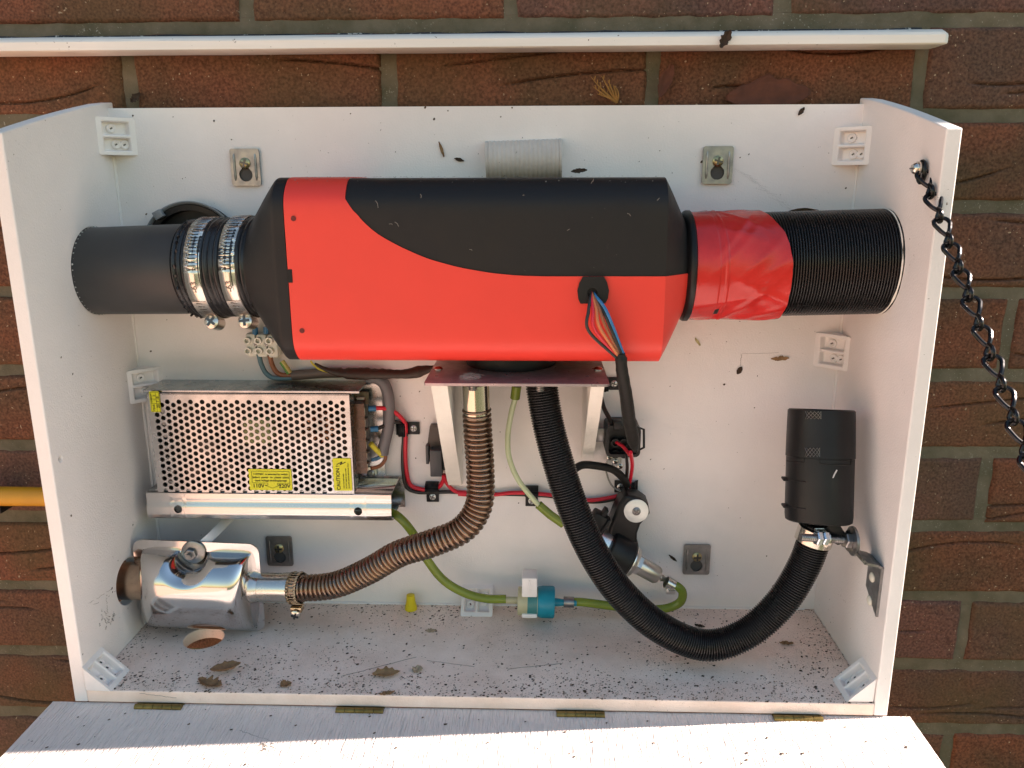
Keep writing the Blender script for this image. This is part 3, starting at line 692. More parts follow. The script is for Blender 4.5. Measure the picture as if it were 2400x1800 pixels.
b0 = at(1918, 1222, -.1); t1 = at(1925, 957, -.074); av = (t1 - b0); SL = av.length; av.normalize(); SR = .0282
MB().lathe(b0, av, [(.0, .010), (.0, SR - .002), (.001, SR - .0006), (.006, SR), (.0555, SR), (.0556, SR - .0008), (.0562, SR - .0008), (.0563, SR + .0006), (SL - .002, SR - .0003), (SL - .0008, SR - .0018), (SL - .004, SR - .004), (SL - .004, 0)], 72, ref=-Y).build('silencer_body', BLACKP, si, angle=30)
def spt(px, py): # point on silencer front for a sight line
    r = ray(px, py); o = CAM - b0; rr = r - av * r.dot(av); oo = o - av * o.dot(av); A_ = rr.dot(rr); B_ = 2 * rr.dot(oo); C_ = oo.dot(oo) - SR ** 2; t = (-B_ - math.sqrt(max(0, B_ * B_ - 4 * A_ * C_))) / (2 * A_); return CAM + r * t
MESHM = M('mesh_wire', (.30, .28, .26), .35, .8)
def patch(x0, x1, y0, y1, name, mat, off, n=6, parent=None):
    m = MB()
    def fn(u, v): q = spt(x0 + (x1 - x0) * u, y0 + (y1 - y0) * v); d = q - b0; d = (d - av * d.dot(av)).normalized(); return q + d * off
    return m.grid(n, 2, fn).build(name, mat, parent, fixn=False), fn
for (x0, x1, y0, y1) in ((1888, 1924, 964, 982), (1887, 1921, 1049, 1070)):
    s_, fn = patch(x0, x1, y0, y1, 'air_slot', DARK, .0007, parent=si)
    mm = MB()
    for k in range(-1, 5):
        for sg in (0, 1):
            pts = [fn(min(1, max(0, .1 + .24 * k + (t if sg == 0 else 1 - t) * .5)), t) + Vector((0, -.0004, 0)) for t in (0, .5, 1)]
            mm.tube(pts, .00013, 4)
    mm.build('wire_mesh', MESHM, si)
def groove(pts_px, r=.00045, off=.0005):
    L_ = []
    for a, b in zip(pts_px, pts_px[1:]):
        for k in range(8): L_.append(spt(a[0] + (b[0] - a[0]) * k / 8, a[1] + (b[1] - a[1]) * k / 8))
    L_.append(spt(*pts_px[-1])); return L_
gm = MB().tube(groove([(1844, 1080), (1864, 1083), (1885, 1084), (1885, 1050)]), .0005, 6).tube(groove([(1921, 1050), (1921, 1086), (1940, 1089), (1993, 1089), (1996, 1066)]), .0005, 6)
gm.build('snap_joint', DARK, si)
for py in (1124, 1187):
    c = spt(1845, py); MB().box(c + Vector((-.0008, .002, 0)), (.006, .008, .0022), .0009).build('clip_rib', BLACKP, si)
    MB().tube(groove([(1848, py), (1870, py + 4), (1888, py + 6)]), .0007, 6).build('moulded_rib', BLACKP, si)
c = spt(1955, 1110); MB().tube([c + Vector((.0018, -.0006, .0035)), c + Vector((.0003, -.0006, 0)), c + Vector((-.001, -.0006, -.0035))], .0006, 6).build('paint_nick', M('pale_nick', (.5, .5, .5), .6), si)
# clip with bolt and the cranked bracket on the right panel
cl = thing('pipe_clip', 'steel P clip with long bolt clamping the top of the black hose', 'pipe clip', at(1905, 1262, -.12))
c0 = at(1910, 1255, -.1005); ax = (Vector(IP[-1]) - Vector(IP[-2])).normalized()
MB().lathe(c0 - ax * .0065, ax, [(0, .0152), (.013, .0152), (.013, .0158), (0, .0158), (0, .0152)], 48, close=False).build('clip_band', STEEL, cl)
ea = at(1938, 1262, -.119); MB().lathe(ea + Vector((-.0012, 0, 0)), (1, .05, 0), [(0, .0075), (.0018, .0075)], 28).box(ea + Vector((-.004, .006, .001)), (.010, .002, .012), .0008).build('clip_ear', STEEL, cl)
bo0 = at(1876, 1259, -.127); bo1 = at(1985, 1266, -.118)
th_ = MB().cyl(bo0, bo1, .0028, 14)
for k in range(22): 
    q = bo0.lerp(bo1, k / 24); th_.lathe(q, bo1 - bo0, [(0, .0027), (.0005, .0034), (.001, .0027)], 14, close=False)
th_.build('bolt_thread', ZINC, cl)
for px in (1911, 1926): q = at(px, 1261, -.1245); MB().lathe(q, bo1 - bo0, [(0, .0052), (.0008, .0062), (.0042, .0062), (.005, .0052)], 6).build('hex_nut', M('bright_zinc', (.62, .68, .74), .25, 1.0), cl, smooth=False)
q = at(1978, 1266, -.119); MB().lathe(q, bo1 - bo0, [(0, .006), (.0008, .0068), (.0055, .0068), (.006, .006)], 6).lathe(q + (bo1 - bo0).normalized() * .006, bo1 - bo0, [(0, .0098), (.0016, .0098)], 28).build('bolt_head', ZINC, cl, smooth=False)
MB().box(at(1958, 1246, -.112), (.012, .010, .022), .003, rot=Matrix.Rotation(R(-35), 3, 'Y')).build('rubber_tab', RUBBER, cl)
br = thing('cranked_bracket', 'cranked zinc steel bracket screwed to the right panel below the silencer', 'bracket', at(2040, 1330, -.125))
yy0, yy1 = -.142, -.117
def strip(pts, wy0, wy1, th, m):
    for a, b in zip(pts, pts[1:]):
        a = Vector(a); b = Vector(b); n_ = Vector((-(b - a).z, 0, (b - a).x)).normalized() * th
        m.add([(a.x, wy0, a.z), (a.x, wy1, a.z), (b.x, wy1, b.z), (b.x, wy0, b.z), (a.x + n_.x, wy0, a.z + n_.z), (a.x + n_.x, wy1, a.z + n_.z), (b.x + n_.x, wy1, b.z + n_.z), (b.x + n_.x, wy0, b.z + n_.z)],
              [(0, 1, 2, 3), (4, 5, 6, 7), (0, 1, 5, 4), (1, 2, 6, 5), (2, 3, 7, 6), (3, 0, 4, 7)])
    return m
za = atx(2055, 1313, W2).z; xb0 = bo1.x + .0035
zs = bo1.z
strip([(xb0, 0, zs - .0075), (xb0 + .001, 0, za + .006), (xb0 + .003, 0, za + .003), (W2 - .005, 0, za + .0005), (W2 - .0022, 0, za - .001)], yy0, yy1, .0022, MB()).build('crank_arm', ZINC, br, smooth=False)
zb = atx(2060, 1448, W2).z
MB().plate([(yy0, zb), (yy1, zb + .016), (yy1, za), (yy0, za)], [], .0022, lambda a, b, d: Vector((W2 - .0001 - d, a, b))).build('wall_leg', ZINC, br, smooth=False)
MB().lathe((xb0 - .0002, -.1195, zs), (1, 0, 0), [(0, .0125), (.0022, .0125)], 30).build('eye_plate', ZINC, br)
for px, py in ((2047, 1348), (2041, 1402)):
    q = atx(px, py, W2); screw(br, (W2 - .0024, -.128, q.z), (-1, 0, 0), .0042, M('painted_screw', (.62, .60, .52), .5), slot=False)

# ------------------------------------------------------------------ muffler
mu = thing('exhaust_muffler', 'polished steel muffler box in the bottom left corner of the cabinet', 'muffler', (-.272, -.06, .04))
MY = -.058
f4 = [at(305, 1258, MY), at(612, 1276, MY), at(614, 1470, MY), at(330, 1468, MY)]
cx = sum(q.x for q in f4) / 4; cz = sum(q.z for q in f4) / 4
fx0, fx1 = -.3365, at(613, 1370, MY).x; fz0, fz1 = at(450, 1470, MY).z, at(460, 1266, MY).z
MB().plate(rrect(fx0, fz0, fx1, fz1, .010, 6), [], .0016, lambda a, b, d: Vector((a, MY + d, b + (a - fx0) * -.03))).build('seam_flange', CHROME, mu, angle=30)
MW, MH = (fx1 - fx0) / 2 - .0088, (fz1 - fz0) / 2 - .0078; mcx, mcz = (fx0 + fx1) / 2 + .001, (fz0 + fz1) / 2 - .002
bp = at(455, 1292, MY)                                            # the pinch for the bolt
def mf(u, v, dep, sgn):
    a = (u - .5) * 2; b = (v - .5) * 2
    # squircle map
    x = mcx + a * MW; z_ = mcz + b * MH - (x - fx0) * .03
    f = max(0, 1 - min(1, abs(a)) ** 9) ** .45 * max(0, 1 - min(1, abs(b)) ** 2.9) ** .5
    y = MY - sgn * dep * f
    if sgn > 0:
        d = math.hypot((x - bp.x) / 1.0, (z_ - bp.z - .002) / 1.05)
        s = min(1, max(0, (d - .0135) / .0140)); s = math.sqrt(max(0, 1 - (1 - s) ** 2.2)); s = s * min(1, max(0, (d - .0125) / .003)); y = MY - dep * f * s
        y -= 0
    return Vector((x, y, z_))
MB().grid(96, 80, lambda u, v: mf(u, v, .030, 1)).build('front_shell', CHROME, mu, angle=80, fixn=False)
MB().grid(30, 24, lambda u, v: mf(u, v, .030, -1)).build('rear_shell', CHROME, mu, angle=80, fixn=False)
cb_ = MB().lathe((bp.x, MY - .0004, bp.z), (0, -1, 0), [(0, .0114), (.0016, .0114), (.002, .0108), (.002, .0)], 36).build('bolt_washer', ZINC, mu)
q = Vector((bp.x - .0018, MY - .002, bp.z - .0006))
MB().lathe(q, (0, -1, -.12), [(0, .0062), (.004, .0062), (.0046, .0054), (.0046, 0)], 6).build('hex_nut', ZINC, mu, smooth=False)
MB().cyl(q, q + Vector((0, -.0080, -.0010)), .0027, 16).build('bolt_end', ZINC, mu)
# right neck, left outlet into the panel
n0 = at(585, 1376, MY); n1 = at(676, 1377, MY)
MB().lathe(n0, n1 - n0, [(-.004, .0165), (.006, .0150), (.0105, .0134), (.0112, .0140), (.033, .0136), (.0332, .0142), (.040, .0142)], 40).build('inlet_neck', STEEL, mu)
MB().lathe((-.325, -.0640, .0570), (-1, .02, -.01), [(-.012, .0195), (.006, .0180), (.0365, .0180), (.0365, .0162), (.01, .0162)], 40, close=False).build('outlet_pipe', M('brown_outlet_steel', (.45, .33, .24), .25, 1.0, var=.3, vs=60), mu)
cc = at(696, 1378, -.060); ec = thing('exhaust_clamp', 'small perforated steel clamp where the exhaust hose meets the muffler neck', 'hose clamp', cc)
m = MB(); axd = (at(730, 1379, -.0615) - at(676, 1377, MY)).normalized(); u_ = (-Y - axd * (-Y).dot(axd)).normalized(); w_ = axd.cross(u_)
if w_.z < 0: w_ = -w_
def P2(a, s, r): return cc + axd * s + (u_ * math.cos(a) + w_ * math.sin(a)) * r
n = 30; hw = .0052; R0 = .0152
for k in range(n):
    a0 = 2 * math.pi * k / n; a1 = 2 * math.pi * (k + 1) / n; g0 = a0 + (a1 - a0) * .25; g1 = a0 + (a1 - a0) * .75
    for q0, q1, s0, s1 in ((a0, g0, -hw, hw), (g1, a1, -hw, hw), (g0, g1, -hw, -hw * .55), (g0, g1, hw * .55, hw)):
        m.add([P2(q0, s0, R0), P2(q1, s0, R0), P2(q1, s1, R0), P2(q0, s1, R0)], [(0, 1, 2, 3)])
cbm = m.build('band', M('bronze_band', (.50, .38, .26), .25, 1.0), ec); sd = cbm.modifiers.new('thickness', 'SOLIDIFY'); sd.thickness = .0006
MB().cyl(P2(0, 0, .0150), P2(0, .001, .0149), .001, 8).lathe(cc - axd * hw, axd, [(0, .0146), (2 * hw, .0146)], 36, close=False).build('band_backing', M('heat_tinted_steel', (0, 0, 0)), ec)
hc = P2(R(-75), 0, .0195)
MB().box(hc, (.011, .010, .006), .001).build('worm_housing', M('bronze_band', (0, 0, 0)), ec)
screw(ec, hc + Vector((0, -.006, -.003)), (0, -1, -.3), .0050, STEEL, 'worm_screw', .003)
# hanger strap from muffler to the back panel
hs = thing('hanger_strap', 'narrow white strap running from the muffler bolt to the back panel', 'strap', at(510, 1225, -.02))
a = at(548, 1205, -.004); b = at(490, 1262, -.050); pts = [a, a.lerp(b, .5), b, b + Vector((-.012, -.006, -.010))]
MB().tube(spline(pts, 20), .0013, 10, flat=3.4, ref=(0, 1, 0)).build('strap', WPLAST, hs)

# ------------------------------------------------------------------ power supply
PY_ = -.045
ps = thing('power_supply', 'steel power supply with perforated cover and yellow warning labels', 'power supply', (-.216, -.022, .14))
zt = .2420
tp4 = [atz(375, 890, zt), atz(869, 889, zt), atz(850, 913.5, zt), atz(332, 915, zt)]
yb = -.0012; yf = -.0425
xl, xr = -.3165, -.1125
m = MB().plate([(xl, yf), (xr - .001, yf), (xr - .0005, yf + .010), (xr + .0005, yb), (xl, yb)], [], .0012, lambda a, b, d: Vector((a, b, zt - d)))
m.box((( xl + xr) / 2, yf + .0004, zt - .0011), (xr - xl, .0010, .0022), .0003); m.build('chassis_top', GALV, ps, smooth=False)
MB().box(((xl + xr) / 2 + .008, -.0015, .191), (xr - xl + .010, .0016, .100)).build('chassis_back', GALV, ps, smooth=False)
MB().box(((xl + xr) / 2 - .014, -.022, .1425), (xr - xl - .030, .041, .0012)).build('chassis_bottom', GALV, ps, smooth=False)
# perforated cover
fx0, fx1, fz0, fz1 = at(352, 1000, PY_).x, at(822, 1000, PY_).x, at(590, 1155, PY_).z, zt - .0030
m = MB(); pz = .00635; px_ = pz * .866; r_h = .00232; Rh = pz / math.sqrt(3)
hx0, hx1, hz0, hz1 = at(362, 1000, PY_).x, at(812, 1000, PY_).x, fz0 - .002, at(590, 941, PY_).z + .002
nx = int((fx1 - fx0) / px_) + 3; nz = int((fz1 - fz0) / pz) + 3
cl_ = lambda x, z: (min(fx1, max(fx0, x)), min(fz1, max(fz0, z)))
for i in range(-1, nx):
    for j in range(-1, nz):
        x = fx0 + .008 + i * px_; zz = fz0 + .0012 + j * pz + (pz / 2 if i % 2 else 0)
        if x < fx0 - Rh or x > fx1 + Rh or zz < fz0 - pz or zz > fz1 + pz: continue
        hexv = []
        for k in range(12):
            a = R(30 * k); rr = Rh if k % 2 == 0 else Rh * math.cos(R(30)); hexv.append(cl_(x + rr * math.cos(a), zz + rr * math.sin(a)))
        hole = (hx0 + r_h < x < hx1 - r_h) and (hz0 < zz < hz1 - r_h) and zz > fz0 + .001 and not (x > fx1 - .022 and zz < fz0 + .006)
        if hole:
            vs = [(a, PY_, b) for a, b in hexv]; cv = [(min(fx1, max(fx0, x + r_h * math.cos(R(30 * k)))), max(fz0, zz + r_h * math.sin(R(30 * k)))) for k in range(12)]
            vs += [(a, PY_, b) for a, b in cv] + [(a, PY_ + .0012, b) for a, b in cv]
            m.add(vs, [(k, (k + 1) % 12, 12 + (k + 1) % 12, 12 + k) for k in range(12)] + [(12 + k, 12 + (k + 1) % 12, 24 + (k + 1) % 12, 24 + k) for k in range(12)])
        else: m.add([(a, PY_, b) for a, b in hexv], [tuple(range(12))])
cover = m.build('perforated_cover', GALV, ps, smooth=False, fixn=False)
# cover side walls
MB().box((fx0 + .0005, -.0235, (fz0 + fz1) / 2), (.001, .042, fz1 - fz0)).box((fx1 - .0005, -.035, (fz0 + fz1) / 2), (.001, .019, fz1 - fz0)).box(((fx0 + fx1) / 2, PY_ + .004, fz1), (fx1 - fx0, .008, .0008)).build('cover_side', GALV, ps, smooth=False)
MB().box(((fx0 + fx1) / 2, -.010, (fz0 + fz1) / 2), (fx1 - fx0 - .004, .002, fz1 - fz0 - .004)).build('circuit_board', M('dark_pcb', (.055, .045, .03), .6, var=.5, vs=120), ps, smooth=False)
q = at(602, 1012, -.04); MB().box((q.x, -.030, q.z), (.025, .020, .024), .001).build('transformer', M('yellow_wrap', (.42, .42, .18), .5), ps)
q = at(480, 1080, -.04)
for dx, dz_, rr in ((0, .01, .010), (.018, -.012, .008), (-.016, -.014, .007), (.07, -.02, .008), (.055, .03, .006)):
    MB().cyl((q.x + dx, -.014, q.z + dz_), (q.x + dx, -.032, q.z + dz_), rr, 18).build('capacitor', M('capacitor_sleeve', (.10, .07, .05), .4, var=.3), ps)
q = at(740, 1010, -.04)
cm = MB()
for k in range(16):
    a = 2 * math.pi * k / 16; c_ = Vector((q.x + .012 * math.cos(a), -.026, q.z + .012 * math.sin(a))); tdir = Vector((math.cos(a), 0, math.sin(a)))
    cm.tube([c_ + tdir * (.006 * math.cos(b)) + Y * (.008 * math.sin(b)) for b in [2 * math.pi * t / 12 for t in range(13)]], .0013, 6)
cm.build('copper_coil', M('copper', (.55, .26, .14), .3, 1.0), ps)
q = at(400, 1050, -.04)
hm = MB()
for k in range(7): hm.box((q.x - .004 + .0 * k, -.028, q.z - .036 + .012 * k), (.007, .020, .004))
hm.build('heat_sink', M('dull_alu', (.4, .4, .4), .4, 1.0), ps, smooth=False)
# end: terminal strip
tx0, tx1 = at(828, 1000, -.030).x, at(868, 1000, -.030).x; z1 = at(845, 946, -.030).z; z0_ = at(860, 1110, -.030).z
MB().box((tx0 - .001, -.012, (z1 + z0_) / 2), (.020, .020, z1 - z0_), .0008).build('terminal_block', M('terminal_brown', (.06, .035, .022), .4), ps)
scr = []
for k in range(6):
    zz = z1 - .010 - (z1 - z0_ - .014) * k / 5; x_ = tx0 + .006
    MB().box((x_, -.0228, zz), (.009, .002, .0078), .0004).build('terminal_pad', M('pad_metal', (.55, .45, .38), .35, 1.0), ps)
    screw(ps, (x_ + .0005, -.0236, zz), (0, -1, 0), .0031, M('pad_screw', (.60, .46, .36), .35, 1.0), 'terminal_screw', roll=.2 * k)
    if k < 5: MB().box((x_, -.0245, zz - (z1 - z0_ - .014) / 10), (.014, .006, .0014)).build('barrier', M('terminal_brown', (0, 0, 0)), ps, smooth=False)
acr = M('brown_acrylic', (.22, .095, .04), .2, trans=.7)
MB().box((tx0 + .004, -.0300, (z1 + z0_) / 2), (.0150, .0012, z1 - z0_), .0003).box((tx0 - .006, -.034, (z1 + z0_) / 2), (.0020, .009, z1 - z0_), .0003).build('terminal_cover', acr, ps, smooth=False)
q = at(850, 935, -.015); MB().box((q.x - .006, -.010, q.z), (.022, .004, .012)).build('board_corner', M('pcb_cream', (.20, .17, .10), .6, var=.5, vs=200), ps)
MB().box((q.x - .002, -.0145, q.z - .001), (.007, .005, .006), .0006).build('trim_pot', M('pot_cream', (.5, .46, .36), .5), ps)
MB().box((q.x - .010, -.014, q.z - .002), (.004, .006, .008), .0006).build('chip_part', BLACKP, ps)
q = at(863, 1110, -.004); MB().box((q.x - .004, -.0035, q.z + .001), (.026, .0018, .012), .0005).build('mounting_foot', GALV, ps); screw(ps, (q.x + .003, -.0046, q.z), (0, -1, 0), .0042, ZINC)
q = atz(866, 903, zt); screw(ps, (q.x - .003, q.y + .010, zt), (0, -.5, 1), .003, ZINC)
# yellow labels
def sticker(x0, y0, x1, y1, name='warning_label'):
    a = at(x0, y0, PY_ - .0005); b = at(x1, y1, PY_ - .0005)
    o = MB().plate(rrect(min(a.x, b.x), min(a.z, b.z), max(a.x, b.x), max(a.z, b.z), .0012), [], .0003, lambda p, q_, d: Vector((p, PY_ - .0008 + d, q_))).build(name, YEL, ps, smooth=False)
    return o, (min(a.x, b.x), min(a.z, b.z), max(a.x, b.x), max(a.z, b.z))
RX = (R(90), 0, 0); RV = (R(90), R(-90), 0); TY = PY_ - .00095
def line(m, a, b, w_): 
    a = Vector((a[0], TY, a[1])); b = Vector((b[0], TY, b[1])); d = (b - a).normalized(); n_ = Vector((-d.z, 0, d.x)) * w_ / 2
    m.add([a + n_, b + n_, b - n_, a - n_], [(0, 1, 2, 3)])
s1, (x0, y0, x1, y1) = sticker(582, 1099, 686, 1149)
s1['label'] = 'yellow label about 110 and 220 volts'
W_, H_ = x1 - x0, y1 - y0; cxs = (x0 + x1) / 2
for k, tx in enumerate(('110/220V  is selected by switch', 'Before  power  on  please  check', 'input voltage avoidingdamage')):
    text('lettering', tx, .00262, (cxs + .0004, TY, y1 - H_ * (.24 + .15 * k)), RX, INK, s1)
text('lettering', '110V', .0054, (x0 + W_ * .21, TY, y0 + H_ * .20), RX, INK, s1); text('lettering', '220V', .0054, (x0 + W_ * .82, TY, y0 + H_ * .20), RX, INK, s1)
fr = MB(); a_ = [(x0 + W_ * .07, y1 - H_ * .10), (x1 - W_ * .05, y1 - H_ * .10), (x1 - W_ * .05, y0 + H_ * .34), (x0 + W_ * .66, y0 + H_ * .34), (x0 + W_ * .66, y0 + H_ * .24), (x0 + W_ * .72, y0 + H_ * .24), (x0 + W_ * .53, y0 + H_ * .10), (x0 + W_ * .36, y0 + H_ * .24), (x0 + W_ * .43, y0 + H_ * .24), (x0 + W_ * .43, y0 + H_ * .34), (x0 + W_ * .07, y0 + H_ * .34)]
for p, q_ in zip(a_, a_[1:] + a_[:1]): line(fr, p, q_, .00035)
fr.build('printed_frame', INK, s1, smooth=False, fixn=False)
s2, (x0, y0, x1, y1) = sticker(779, 1074, 826, 1150); s2['label'] = 'yellow caution label with lightning sign'
W_, H_ = x1 - x0, y1 - y0
text('lettering', 'CAUTION !', .0049, (x0 + W_ * .27, TY, y0 + H_ * .40), RV, INK, s2, bold=.0)
for k, tx in enumerate(('HIGH VOLTAGE INSIDE', 'DO NOT REMOVE THIS COVER', 'QUALIFIED SERVICE PERSONNEL ONLY')):
    text('lettering', tx, 0.00145, (x0 + W_ * (.56 + .14 * k), TY, y0 + H_ * .07), RV, INK, s2, align='LEFT')
bo = MB(); lx, lz = x0 + W_ * .45, y0 + H_ * .86
for k, (p, q_, w__) in enumerate((((-.0040, -.0016), (.0014, .0012), .0008), ((.0014, .0012), (-.0008, -.0018), .0008), ((-.0008, -.0018), (.0046, .0010), .0008))): line(bo, (lx + p[0], lz + p[1]), (lx + q_[0], lz + q_[1]), w__)
bo.build('lightning_sign', INK, s2, smooth=False, fixn=False)
s3, (x0, y0, x1, y1) = sticker(349, 917, 378, 966, 'warranty_label'); s3['label'] = 'yellow warranty sticker with year grid'
W_, H_ = x1 - x0, y1 - y0
text('lettering', 'WARRANTY', .0016, (x0 + W_ * .20, TY, y0 + H_ * .68), RV, INK, s3)
text('lettering', 'YEAR', .0028, (x0 + W_ * .36, TY, y0 + H_ * .22), RV, INK, s3); text('lettering', '1   2', .0030, (x0 + W_ * .48, TY, y0 + H_ * .69), RV, INK, s3)
text('lettering', '20  7  8', .0036, (x0 + W_ * .79, TY, y0 + H_ * .48), RV, INK, s3)
gl = MB()
for f in (.10, .64, .95): line(gl, (x0 + W_ * f, y0 + H_ * .03), (x0 + W_ * f, y0 + H_ * .95), .0003)
for f in (.03, .42, .64, .95): line(gl, (x0 + W_ * .1, y0 + H_ * f), (x0 + W_ * .95, y0 + H_ * f), .0003)
gl.build('printed_grid', INK, s3, smooth=False, fixn=False)

# ------------------------------------------------------------------ aluminium channel with the fuel tube inside
ch = thing('aluminium_channel', 'shiny aluminium channel with two holes lying under the power supply', 'channel', (-.205, -.022, .127))
cx0, cx1 = at(347, 1190, -.045).x - .001, at(917, 1190, -.045).x; cz0, cz1 = at(640, 1224, -.045).z, at(640, 1157, -.045).z
sec = [(-.002, cz0), (-.038, cz0), (-.0445, cz0 + .003), (-.046, cz0 + .008), (-.0455, cz0 + .015), (-.0435, cz1 - .009), (-.0440, cz1 - .006), (-.0435, cz1 - .0012), (-.040, cz1), (-.002, cz1)]
def sec_at(z_):
    for a, b in zip(sec[1:-1], sec[2:]):
        if a[1] <= z_ <= b[1] and b[1] > a[1]: return a[0] + (b[0] - a[0]) * (z_ - a[1]) / (b[1] - a[1])
    return sec[4][0]
hxa = at(417, 1194, -.046); hxb = at(839, 1199, -.046)
# front wall with real holes: flat plate bent onto the section
bm = bmesh.new()
loops = [[(cx0, cz0 + .003), (cx1, cz0 + .003), (cx1, cz1 - .0012), (cx0, cz1 - .0012)], circ(hxa.x, hxa.z, .0040, 24), circ(hxb.x, hxb.z, .0040, 24)]
NG = 24
m = MB()
zs_ = [sec[2][1] + (sec[7][1] - sec[2][1]) * k / NG for k in range(NG + 1)]
def wallgrid(xa, xb_, n_):
    m.grid(n_, NG, lambda u, v: Vector((xa + (xb_ - xa) * u, sec_at(zs_[0] + (zs_[-1] - zs_[0]) * v), zs_[0] + (zs_[-1] - zs_[0]) * v)))
def holecell(c, half):
    # square-to-circle ring, full height strips above and below are closed by the same sweep
    out = []; inn = []; n_ = 32
    for k in range(n_):
        a = 2 * math.pi * k / n_; ca, sa = math.cos(a), math.sin(a); s_ = 1 / max(abs(ca), abs(sa))
        ox = c.x + half * ca * s_; oz = (zs_[0] + zs_[-1]) / 2 + (zs_[-1] - zs_[0]) / 2 * sa * s_
        out.append((ox, oz)); inn.append((c.x + .0040 * ca, c.z + .0040 * sa))
    for k in range(n_):
        k2 = (k + 1) % n_
        for t in range(8):
            f0, f1 = t / 8, (t + 1) / 8
            def L2(f, kk): x_ = inn[kk][0] + (out[kk][0] - inn[kk][0]) * f; z_ = inn[kk][1] + (out[kk][1] - inn[kk][1]) * f; return Vector((x_, sec_at(min(max(z_, zs_[0]), zs_[-1])), z_))
            m.add([L2(f0, k), L2(f1, k), L2(f1, k2), L2(f0, k2)], [(0, 1, 2, 3)])
        a_, b_2 = inn[k], inn[k2]
        m.add([(a_[0], sec_at(a_[1]), a_[1]), (b_2[0], sec_at(b_2[1]), b_2[1]), (b_2[0], sec_at(b_2[1]) + .0025, b_2[1]), (a_[0], sec_at(a_[1]) + .0025, a_[1])], [(0, 1, 2, 3)])
hf = .008
wallgrid(cx0, hxa.x - hf, 3); holecell(hxa, hf); wallgrid(hxa.x + hf, hxb.x - hf, 20); holecell(hxb, hf); wallgrid(hxb.x + hf, cx1, 3)
bm.free()
bmm = bmesh.new(); me = bpy.data.meshes.new('t'); me.from_pydata(m.v, [], m.f); bmm.from_mesh(me); bpy.data.meshes.remove(me); bmesh.ops.remove_doubles(bmm, verts=bmm.verts, dist=1e-6)
MB().bm(bmm).build('front_wall', ALU, ch, angle=60)
def sheet(i0, i1):
    m = MB()
    for a, b in zip(sec[i0:i1], sec[i0 + 1:i1 + 1]): m.add([(cx0, a[0], a[1]), (cx1, a[0], a[1]), (cx1, b[0], b[1]), (cx0, b[0], b[1])], [(0, 1, 2, 3)])
    return m
for i0, i1, nm in ((0, 2, 'lower_flange'), (7, 9, 'upper_flange')):
    o = sheet(i0, i1).build(nm, ALU, ch); sd = o.modifiers.new('thickness', 'SOLIDIFY'); sd.thickness = .0014
MB().box(((cx0 + cx1) / 2 + .003, -.0014, (cz0 + cz1) / 2 + .001), (cx1 - cx0 + .006, .0016, cz1 - cz0 + .004)).build('back_web', ALU, ch, smooth=False)

# ------------------------------------------------------------------ fuel line
ft = thing('fuel_tube', 'green fuel tube sagging from the channel to the fuel filter', 'tube', at(925, 1200, -.03))
FP = [at(880, 1190, -.022), at(905, 1196, -.024), at(935, 1212, -.030), at(968, 1250, -.034), at(1000, 1310, -.034), at(1040, 1360, -.034), at(1090, 1390, -.034), at(1140, 1403, -.034), at(1186, 1404, -.034)]
MB().tube(spline(FP, 110), .0043, 16).build('tube_wall', GREENT, ft)
ft2 = thing('fuel_tube', 'green fuel tube passing behind the black hose and curling up to the pump', 'tube', at(1400, 1413, -.03))
FP2 = [at(1338, 1411, -.032), at(1370, 1412, -.032), at(1440, 1421, -.030), at(1510, 1428, -.028), at(1560, 1426, -.028), at(1593, 1412, -.030), at(1600, 1390, -.032), at(1590, 1376, -.032), at(1574, 1370, -.032)]
MB().tube(spline(FP2, 110), .0043, 16).build('tube_wall', GREENT, ft2)
ft3 = thing('fuel_tube', 'thin pale fuel tube hanging from the steel shelf to the pump', 'tube', at(1207, 940, -.05))
FP3 = [at(1208, 932, -.055), at(1198, 970, -.052), at(1190, 1025, -.046), at(1194, 1075, -.040), at(1215, 1125, -.036), at(1250, 1170, -.034), at(1275, 1195, -.033)]
MB().tube(spline(FP3, 90), .0026, 12).build('tube_wall', PALET, ft3)
MB().cyl(at(1211, 905, -.056), at(1207, 934, -.055), .0044, 16).build('green_sleeve', GREENT, ft3)
MB().tube([at(1262, 1183, -.0335), at(1290, 1207, -.033), at(1320, 1228, -.032)], .0043, 14).build('green_sleeve', GREENT, ft3)
ff = thing('fuel_filter', 'fuel filter with clear body and bright blue ribbed cap', 'fuel filter', at(1258, 1410, -.034))
fa = at(1213, 1408, -.034); fb = at(1302, 1411, -.034); ad = (fb - fa).normalized(); UL = (fb - fa).length
MB().lathe(at(1180, 1406, -.034), ad, [(0, .0034), (.014, .0036)], 16).lathe(fa, ad, [(0, .0036), (.0003, .0135), (.001, .0140), (.020, .0140)], 40).build('clear_body', M('cloudy_plastic', (.46, .44, .28), .3, sss=.4, var=.1), ff)
MB().lathe(fa + ad * .010, ad, [(0, .0141), (.0095, .0141)], 40, close=False).build('dark_core', M('teal_tint', (.05, .20, .20), .35, sss=.3), ff)
BL_ = M('blue_cap', (.006, .23, .32), .35, sss=.15)
cp = MB(); cs = at(1260, 1410, -.034); SG = 96; vs = []; fs = []
pr = [(0, .0142), (.0006, .0150), (.003, .0153), (.0045, .0153), (.0155, .0153), (.0168, .0146), (.017, .004)]
uu = (-Y - ad * (-Y).dot(ad)).normalized(); ww = ad.cross(uu)
for i, (t, r_) in enumerate(pr):
    for k in range(SG):
        a = 2 * math.pi * k / SG; rr = r_ + (.0004 if (k % 2 and 3 <= i <= 4) else 0); vs.append(cs + ad * t + (uu * math.cos(a) + ww * math.sin(a)) * rr)
